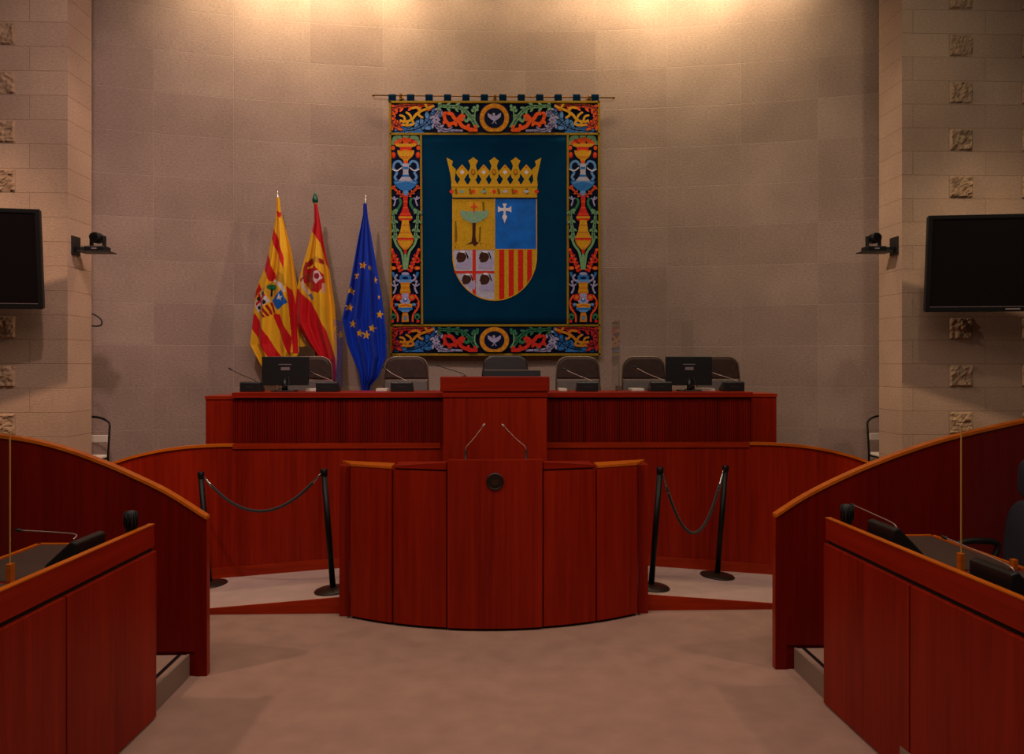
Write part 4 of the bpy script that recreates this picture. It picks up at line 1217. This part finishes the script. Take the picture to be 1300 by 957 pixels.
# gold braid lines
b = B()
def braid(p, q, w, dy=-.024):
    a, c = P(p[0], p[1], DT), P(q[0], q[1], DT); h = w*.0048
    if abs(a.x-c.x) > abs(a.z-c.z): b.hexa([(a.x, DT+dy, a.z-h), (c.x, DT+dy, c.z-h), (c.x, DT, c.z-h), (a.x, DT, a.z-h)], [(a.x, DT+dy, a.z+h), (c.x, DT+dy, c.z+h), (c.x, DT, c.z+h), (a.x, DT, a.z+h)])
    else: b.hexa([(a.x-h, DT+dy, a.z), (a.x+h, DT+dy, a.z), (a.x+h, DT, a.z), (a.x-h, DT, a.z)], [(c.x-h, DT+dy, c.z), (c.x+h, DT+dy, c.z), (c.x+h, DT, c.z), (c.x-h, DT, c.z)])
for p, q, w in (((494, 130), (761, 130), 2.6), ((495, 170.5), (761, 170.5), 2.4), ((496, 413), (761.5, 413), 2.6), ((496, 450), (762, 450), 3),
                ((495.3, 129), (496.8, 451), 2.6), ((760.2, 129), (761.2, 451), 3), ((534.5, 171), (536, 413), 2.6), ((720.6, 171), (720.6, 413), 2.6)):
    braid(p, q, w)
obj('gold_braid', b, TM[KEYS.index('gold')], r, world=True)
# shield
Z6 = lambda X, Y: (560+X/4.785, 190+Y/4.785)
z6 = lambda pts: [Z6(*p) for p in pts]
d = Draw()
def shield_clip(x0, x1, y0, y1, n=14):
    """part of the shield between two verticals and two levels, in photo pixels"""
    cx, hw, yc, hh = 628, 52.6, 325, 55.6
    def bot(x): return yc+hh*math.sqrt(max(0, 1-((x-cx)/hw)**2))
    pts = [(x0, y0), (x1, y0)]
    for i in range(n+1):
        x = x1+(x0-x1)*i/n; pts.append((x, min(y1, bot(x))))
    return pts
d.poly([(574.3, 252)]+[(681.7, 252)]+[(628+53.7*math.cos(a*PI/30), 325+57*math.sin(a*PI/30)) for a in range(31)], 'yellow')
d.poly(shield_clip(575.4, 628, 253, 317), 'goldc')
for pts in ([(84, 440), (92, 430), (100, 520), (92, 600), (84, 600)], [(250, 320), (262, 318), (268, 400), (256, 440)], [(232, 470), (244, 468), (240, 560), (228, 566)], [(170, 315), (230, 315), (240, 350), (160, 345)]):
    d.poly(z6(pts), 'goldd' if pts[0][0] != 170 else 'yellow')  # dark and pale gold shapes imitate shading of folds in the cloth
for pts in () and ([(85, 330), (120, 320), (110, 420), (130, 560), (95, 600), (85, 480)], [(270, 310), (300, 320), (290, 420), (250, 520), (262, 440)], [(170, 315), (230, 315), (240, 350), (160, 345)]):
    d.poly(z6(pts), 'goldd' if pts[0][0] != 170 else 'yellow')
d.poly(shield_clip(628, 680.6, 253, 317), 'satin')
d.poly(shield_clip(575.4, 628, 317, 381), 'silver')
d.poly(shield_clip(628, 680.6, 317, 381), 'goldc')
for X0, X1 in ((352, 384), (410, 441), (467, 498), (522, 551)):
    d.poly(shield_clip(560+X0/4.785, 560+X1/4.785, 317.3, 381, 6), 'crimson')
    for k in range(14):
        y = 320+k*4.3+X0 % 3
        if y < 374-(X0-352)*.13: d.poly([(560+X0/4.785, y), (560+X1/4.785, y-.5), (560+X1/4.785, y+.2), (560+X0/4.785, y+.5)], 'red')
d.poly(shield_clip(560+191/4.785, 560+211/4.785, 317.3, 381, 6), 'red'); d.poly(z6([(80, 738), (326, 738), (326, 753), (84, 753)]), 'red')
for X, Y, k in ((124, 655, 1), (262, 655, 1), (156, 790, .92), (266, 790, 1)):
    def sclip(pts):
        o = []
        for x, y in pts:
            y = min(y, 325+55.2*math.sqrt(max(0, 1-((x-628)/52.4)**2))) if y > 325 else y
            xm = 628-52.2*math.sqrt(max(0, 1-(max(0, y-325)/55.6)**2))
            o.append((max(x, xm), y))
        return o
    d.clip = sclip
    # head in left profile with a headband over draped shoulders
    f = lambda pts: z6([(X+a*k, Y+c*k) for a, c in pts])
    d.poly(f([(-38, 62), (-30, 40), (0, 30), (30, 25), (52, 0), (58, 40), (50, 68)]), 'lilac')
    d.poly(f([(-28, -18), (-12, -36), (12, -38), (28, -24), (32, -4), (24, 14), (12, 28), (-10, 32), (-22, 30), (-27, 22), (-25, 14), (-34, 8), (-30, -2)]), 'brown')
    d.poly(f([(-16, -36), (6, -42), (28, -34), (42, -8), (40, 18), (32, 10), (30, -10), (18, -26), (-8, -30)]), 'white')
    d.poly(f([(18, -34), (32, -28), (42, -4), (40, 16), (34, 8), (32, -8), (24, -24)]), 'navy')
    d.poly(f([(-22, -6), (-14, -8), (-12, -4), (-20, -2)]), 'navy')
d.clip = None
# tree
d.poly(z6([(190, 440), (212, 440), (208, 520), (214, 560), (255, 575), (225, 572), (205, 588), (190, 574), (150, 580), (184, 562), (190, 520)]), 'brown')
d.poly(z6([(115, 392), (125, 368), (165, 380), (200, 372), (240, 378), (285, 368), (288, 395), (262, 425), (215, 446), (180, 446), (135, 422)]), 'sage')
for k in range(22):
    a = k*2.4; rr = math.sqrt(k/22); d.ell(*Z6(200+76*rr*math.cos(a), 405+26*rr*math.sin(a)), 2.2, 1.2, 'green' if k % 3 else 'sage', k)
d.poly(z6([(196, 325), (205, 325), (205, 345), (220, 345), (220, 354), (205, 354), (205, 385), (196, 385), (196, 354), (182, 354), (182, 345), (196, 345)]), 'jewel')
for X in (95, 120, 235, 270, 290): d.stroke(z6([(X, 600), (X-6, 575), (X+8, 560)]), 1.2, 'yellow')
# cross formy with a pointed foot
d.poly(z6([(372, 330), (400, 330), (391, 348), (392, 358), (412, 356), (426, 345), (426, 384), (412, 376), (392, 374), (391, 392), (402, 412), (394, 424), (386, 450), (377, 424), (369, 412), (380, 392), (379, 374), (360, 376), (345, 384), (345, 345), (360, 356), (379, 358), (380, 348)]), 'white')
d.stroke(z6([(326, 300), (326, 905)]), .9, 'yellow'); d.stroke(z6([(72, 607), (578, 607)]), .8, 'yellow')
d.b.v = [Vector((v.x, v.y-.022, v.z)) for v in d.b.v]
o = obj('shield', d.b, TM, r, world=True)
# crown
d = Draw()
def fleuron(X):
    d.poly(z6([(X, 48), (X+16, 62), (X+30, 70), (X+22, 86), (X+16, 100), (X+20, 118), (X+30, 140), (X+24, 172), (X+8, 192), (X, 210), (X-8, 192), (X-24, 172), (X-30, 140), (X-20, 118), (X-16, 100), (X-22, 86), (X-30, 70), (X-16, 62)]), 'goldc')
for X in (195, 322, 452): fleuron(X)
for sg, X in ((1, 34), (-1, 608)):
    d.poly(z6([(X, 52), (X+sg*38, 72), (X+sg*32, 100), (X+sg*56, 122), (X+sg*52, 165), (X+sg*44, 212), (X+sg*30, 205), (X+sg*22, 150)])[::sg], 'goldc')
for X in (128, 259, 388, 517):
    d.poly(z6([(X, 92), (X+32, 128), (X+40, 142), (X+20, 172), (X, 196), (X-20, 172), (X-40, 142), (X-32, 128)]), 'goldc')
for X in (70, 128, 195, 259, 322, 388, 452, 517, 575):      # feet joining to the rim
    lo, hi = max(62, X-34), min(586, X+34)
    d.poly(z6([(lo, 222), (max(66, X-10), 178), (min(582, X+10), 178), (hi, 222)]), 'goldc')
d.poly(z6([(62, 212), (584, 212), (582, 298), (70, 298)]), 'goldc')
d.poly(z6([(64, 212), (583, 212), (583, 222), (64, 222)]), 'yellow'); d.poly(z6([(66, 228), (583, 228), (583, 232), (66, 232)]), 'goldd')
for k in range(12):
    X = 82+k*43; d.poly(z6([(X, 240), (X+14, 238), (X+20, 272), (X+6, 276)]), 'yellow' if k % 2 else 'goldd')
d.poly(z6([(68, 280), (582, 280), (582, 284), (69, 284)]), 'yellow'); d.poly(z6([(70, 293), (582, 293), (582, 301), (70, 301)]), 'navy')
for X in (128, 259, 388, 517):
    d.poly(z6([(X, 112), (X+22, 140), (X, 170), (X-22, 140)]), 'yellow'); d.ell(*Z6(X, 140), 2.4, 2.2, 'white'); d.ell(*Z6(X, 110), 1.2, 1, 'jewel')
for X in (195, 322, 452):
    d.ell(*Z6(X, 140), 2.8, 4, 'goldd'); d.ell(*Z6(X, 138), 1.8, 2.6, 'ocre')
for X in (65, 195, 322, 452, 578): d.poly(z6([(X-16, 257), (X, 242), (X+16, 257), (X, 273)]), 'jewel')
for X in (128, 259, 388, 517): d.ell(*Z6(X, 257), 3.4, 2, 'sage' if X < 300 else 'silver')
d.b.v = [Vector((v.x, v.y-.026, v.z)) for v in d.b.v]
obj('crown', d.b, TM, r, world=True)
# hanging tabs looped over the rod
tabs = [498+i*23.4 for i in range(12)]
M_TAB = plain('navy_tab', lin(4, 30, 52), .95, spec=.03)
for i, px in enumerate(tabs):
    a, c = P(px-4.6, 119.5, DT), P(px+4.6, 129.5, DT)
    b = B(); zr_ = P(px, 122.5, DT).z; rr = .022
    prof = [(DT-.016, c.z), (DT-.016, zr_), (DT-.012, zr_+rr*.75), (DT, zr_+rr+.006), (DT+.012, zr_+rr*.75), (DT+.018, zr_), (DT+.018, c.z), (DT+.013, c.z), (DT+.012, zr_), (DT+.0, zr_+rr), (DT-.010, zr_), (DT-.010, c.z)]
    b.prism([(a.x, y, z) for y, z in prof], (c.x-a.x, 0, 0))
    obj('hanging_tab', b, M_TAB, r, world=True)
# rod with brackets
a, c = P(474, 121.3, DT), P(779, 123, DT)
zm = P(627, 122.5, DT).z
rd = thing('tapestry_rod', 'thin brass rod from which the tapestry hangs', 'rod', (base_p.x, DT, zm))
obj('bar', B().cyl((a.x, DT, zm), (c.x, DT, zm), .008, 14), M_BRASS, rd, world=True)
for x in (a.x, c.x): obj('end_knob', B().ball((x, DT, zm), .017, 12), M_BRASS, rd, world=True)
for px in (508.5, 628.5, 748):
    x = P(px, 122, DT).x; dw = Y_W-(x-XC)**2/(2*R_W)
    b = B().cyl((x, DT-.012, zm), (x, dw-.003, zm), .008, 10)
    b.ball((x, DT-.018, zm), .02, 12); b.lathe([(.012, -.035), (.018, -.02), (.008, .0)], (x, DT-.018, zm), 12)
    b.cyl((x, dw-.004, zm), (x, dw-.02, zm), .03, 14)
    obj('bracket', b, M_BRASS, rd, world=True)

# ================================================================== LIGHT
def area(name, loc, target, sx, sy, power, col, spread=180):
    l = bpy.data.lights.new(name, 'AREA'); l.shape = 'RECTANGLE'; l.size = sx; l.size_y = sy
    l.energy = power; l.color = col; l.spread = math.radians(spread)
    o = bpy.data.objects.new(name, l); COL.objects.link(o); o.location = loc
    o.rotation_euler = (Vector(target)-Vector(loc)).to_track_quat('-Z', 'Y').to_euler()
    return o
def spot(name, loc, target, power, col, ang, blend=.6, rad=.1):
    l = bpy.data.lights.new(name, 'SPOT'); l.energy = power; l.color = col; l.spot_size = math.radians(ang)
    l.spot_blend = blend; l.shadow_soft_size = rad
    o = bpy.data.objects.new(name, l); COL.objects.link(o); o.location = loc
    o.rotation_euler = (Vector(target)-Vector(loc)).to_track_quat('-Z', 'Y').to_euler()
    return o
WARM = (1, .72, .44); WW = (1, .80, .62); NEUT = (1, .84, .74)
for s_, pw in ((-3.5, 6), (-2.8, 13), (-2.1, 16), (-1.3, 15), (-.5, 6), (.4, 5), (1.15, 9), (1.9, 17), (2.7, 17), (3.5, 8)):
    x, y = arc(s_, -.42); x2, y2 = arc(s_, -.10)
    area('wall_washer', (x, y, 6.86), (x2, y2, 6.0), .6, .12, pw, (1, .78, .47), 130)
spot('side_spot', (-5.5, 5.0, 7.1), (-4.6, 7.7, 1.3), 1150, (1, .66, .44), 40, 1, .12)
spot('side_spot', (5.6, 5.0, 7.1), (4.8, 7.7, 1.2), 800, (1, .74, .49), 40, 1, .12)
spot('reveal_fill_spot', (5.2, 5.9, 7.1), (-4.1, 8.0, 3.0), 1350, (1, .72, .58), 28, 1, .12)  # added spots, aimed across the room only to brighten the reveals
spot('reveal_fill_spot', (-5.2, 5.9, 7.1), (4.15, 8.0, 3.0), 1400, (1, .76, .58), 28, 1, .12)
spot('hall_spot', (-5.0, 3.0, 6.9), (.5, 5.0, .5), 400, (1, .74, .52), 56, 1, .15)
spot('hall_spot', (5.0, 3.0, 6.9), (-.5, 5.0, .5), 320, (1, .74, .52), 56, 1, .15)
spot('wall_flood', (-2.1, 4.1, 7.1), (-3.0, 9.2, 3.0), 500, (1, .74, .72), 78, .8, .12)
spot('wall_flood', (2.9, 4.1, 7.1), (3.0, 9.2, 3.0), 160, (.95, .86, .62), 78, .8, .12)
area('overhead_fill', (0, 3.2, 7.0), (0, 5.0, 0), 5, 2.5, 120, NEUT, 160)  # unseen broad fill from above, added for the general light level
area('overhead_fill', (0, -.5, 6.5), (0, 8.0, 2.5), 6, 1.5, 45, NEUT, 160)  # unseen frontal fill, added to lift the back wall and tapestry
W_ = bpy.data.worlds.new('hall'); S.world = W_; W_.use_nodes = True
W_.node_tree.nodes['Background'].inputs['Color'].default_value = (1, .80, .68, 1)
W_.node_tree.nodes['Background'].inputs['Strength'].default_value = .03

# ================================================================== CAMERA
cam = bpy.data.cameras.new('camera'); co = bpy.data.objects.new('camera', cam); COL.objects.link(co)
co.location = (0, 0, EYE); co.rotation_euler = (PI/2, 0, -TH)
cam.sensor_width = 36; cam.sensor_fit = 'HORIZONTAL'; cam.lens = 36*F/1300
cam.shift_x = 0; cam.shift_y = -(478.5-463)/1300
cam.clip_start = .05; cam.clip_end = 100
S.camera = co
S.view_settings.view_transform = 'Standard'; S.view_settings.look = 'None'
S.view_settings.gamma = 1; S.view_settings.exposure = 0; S.view_settings.use_curve_mapping = False
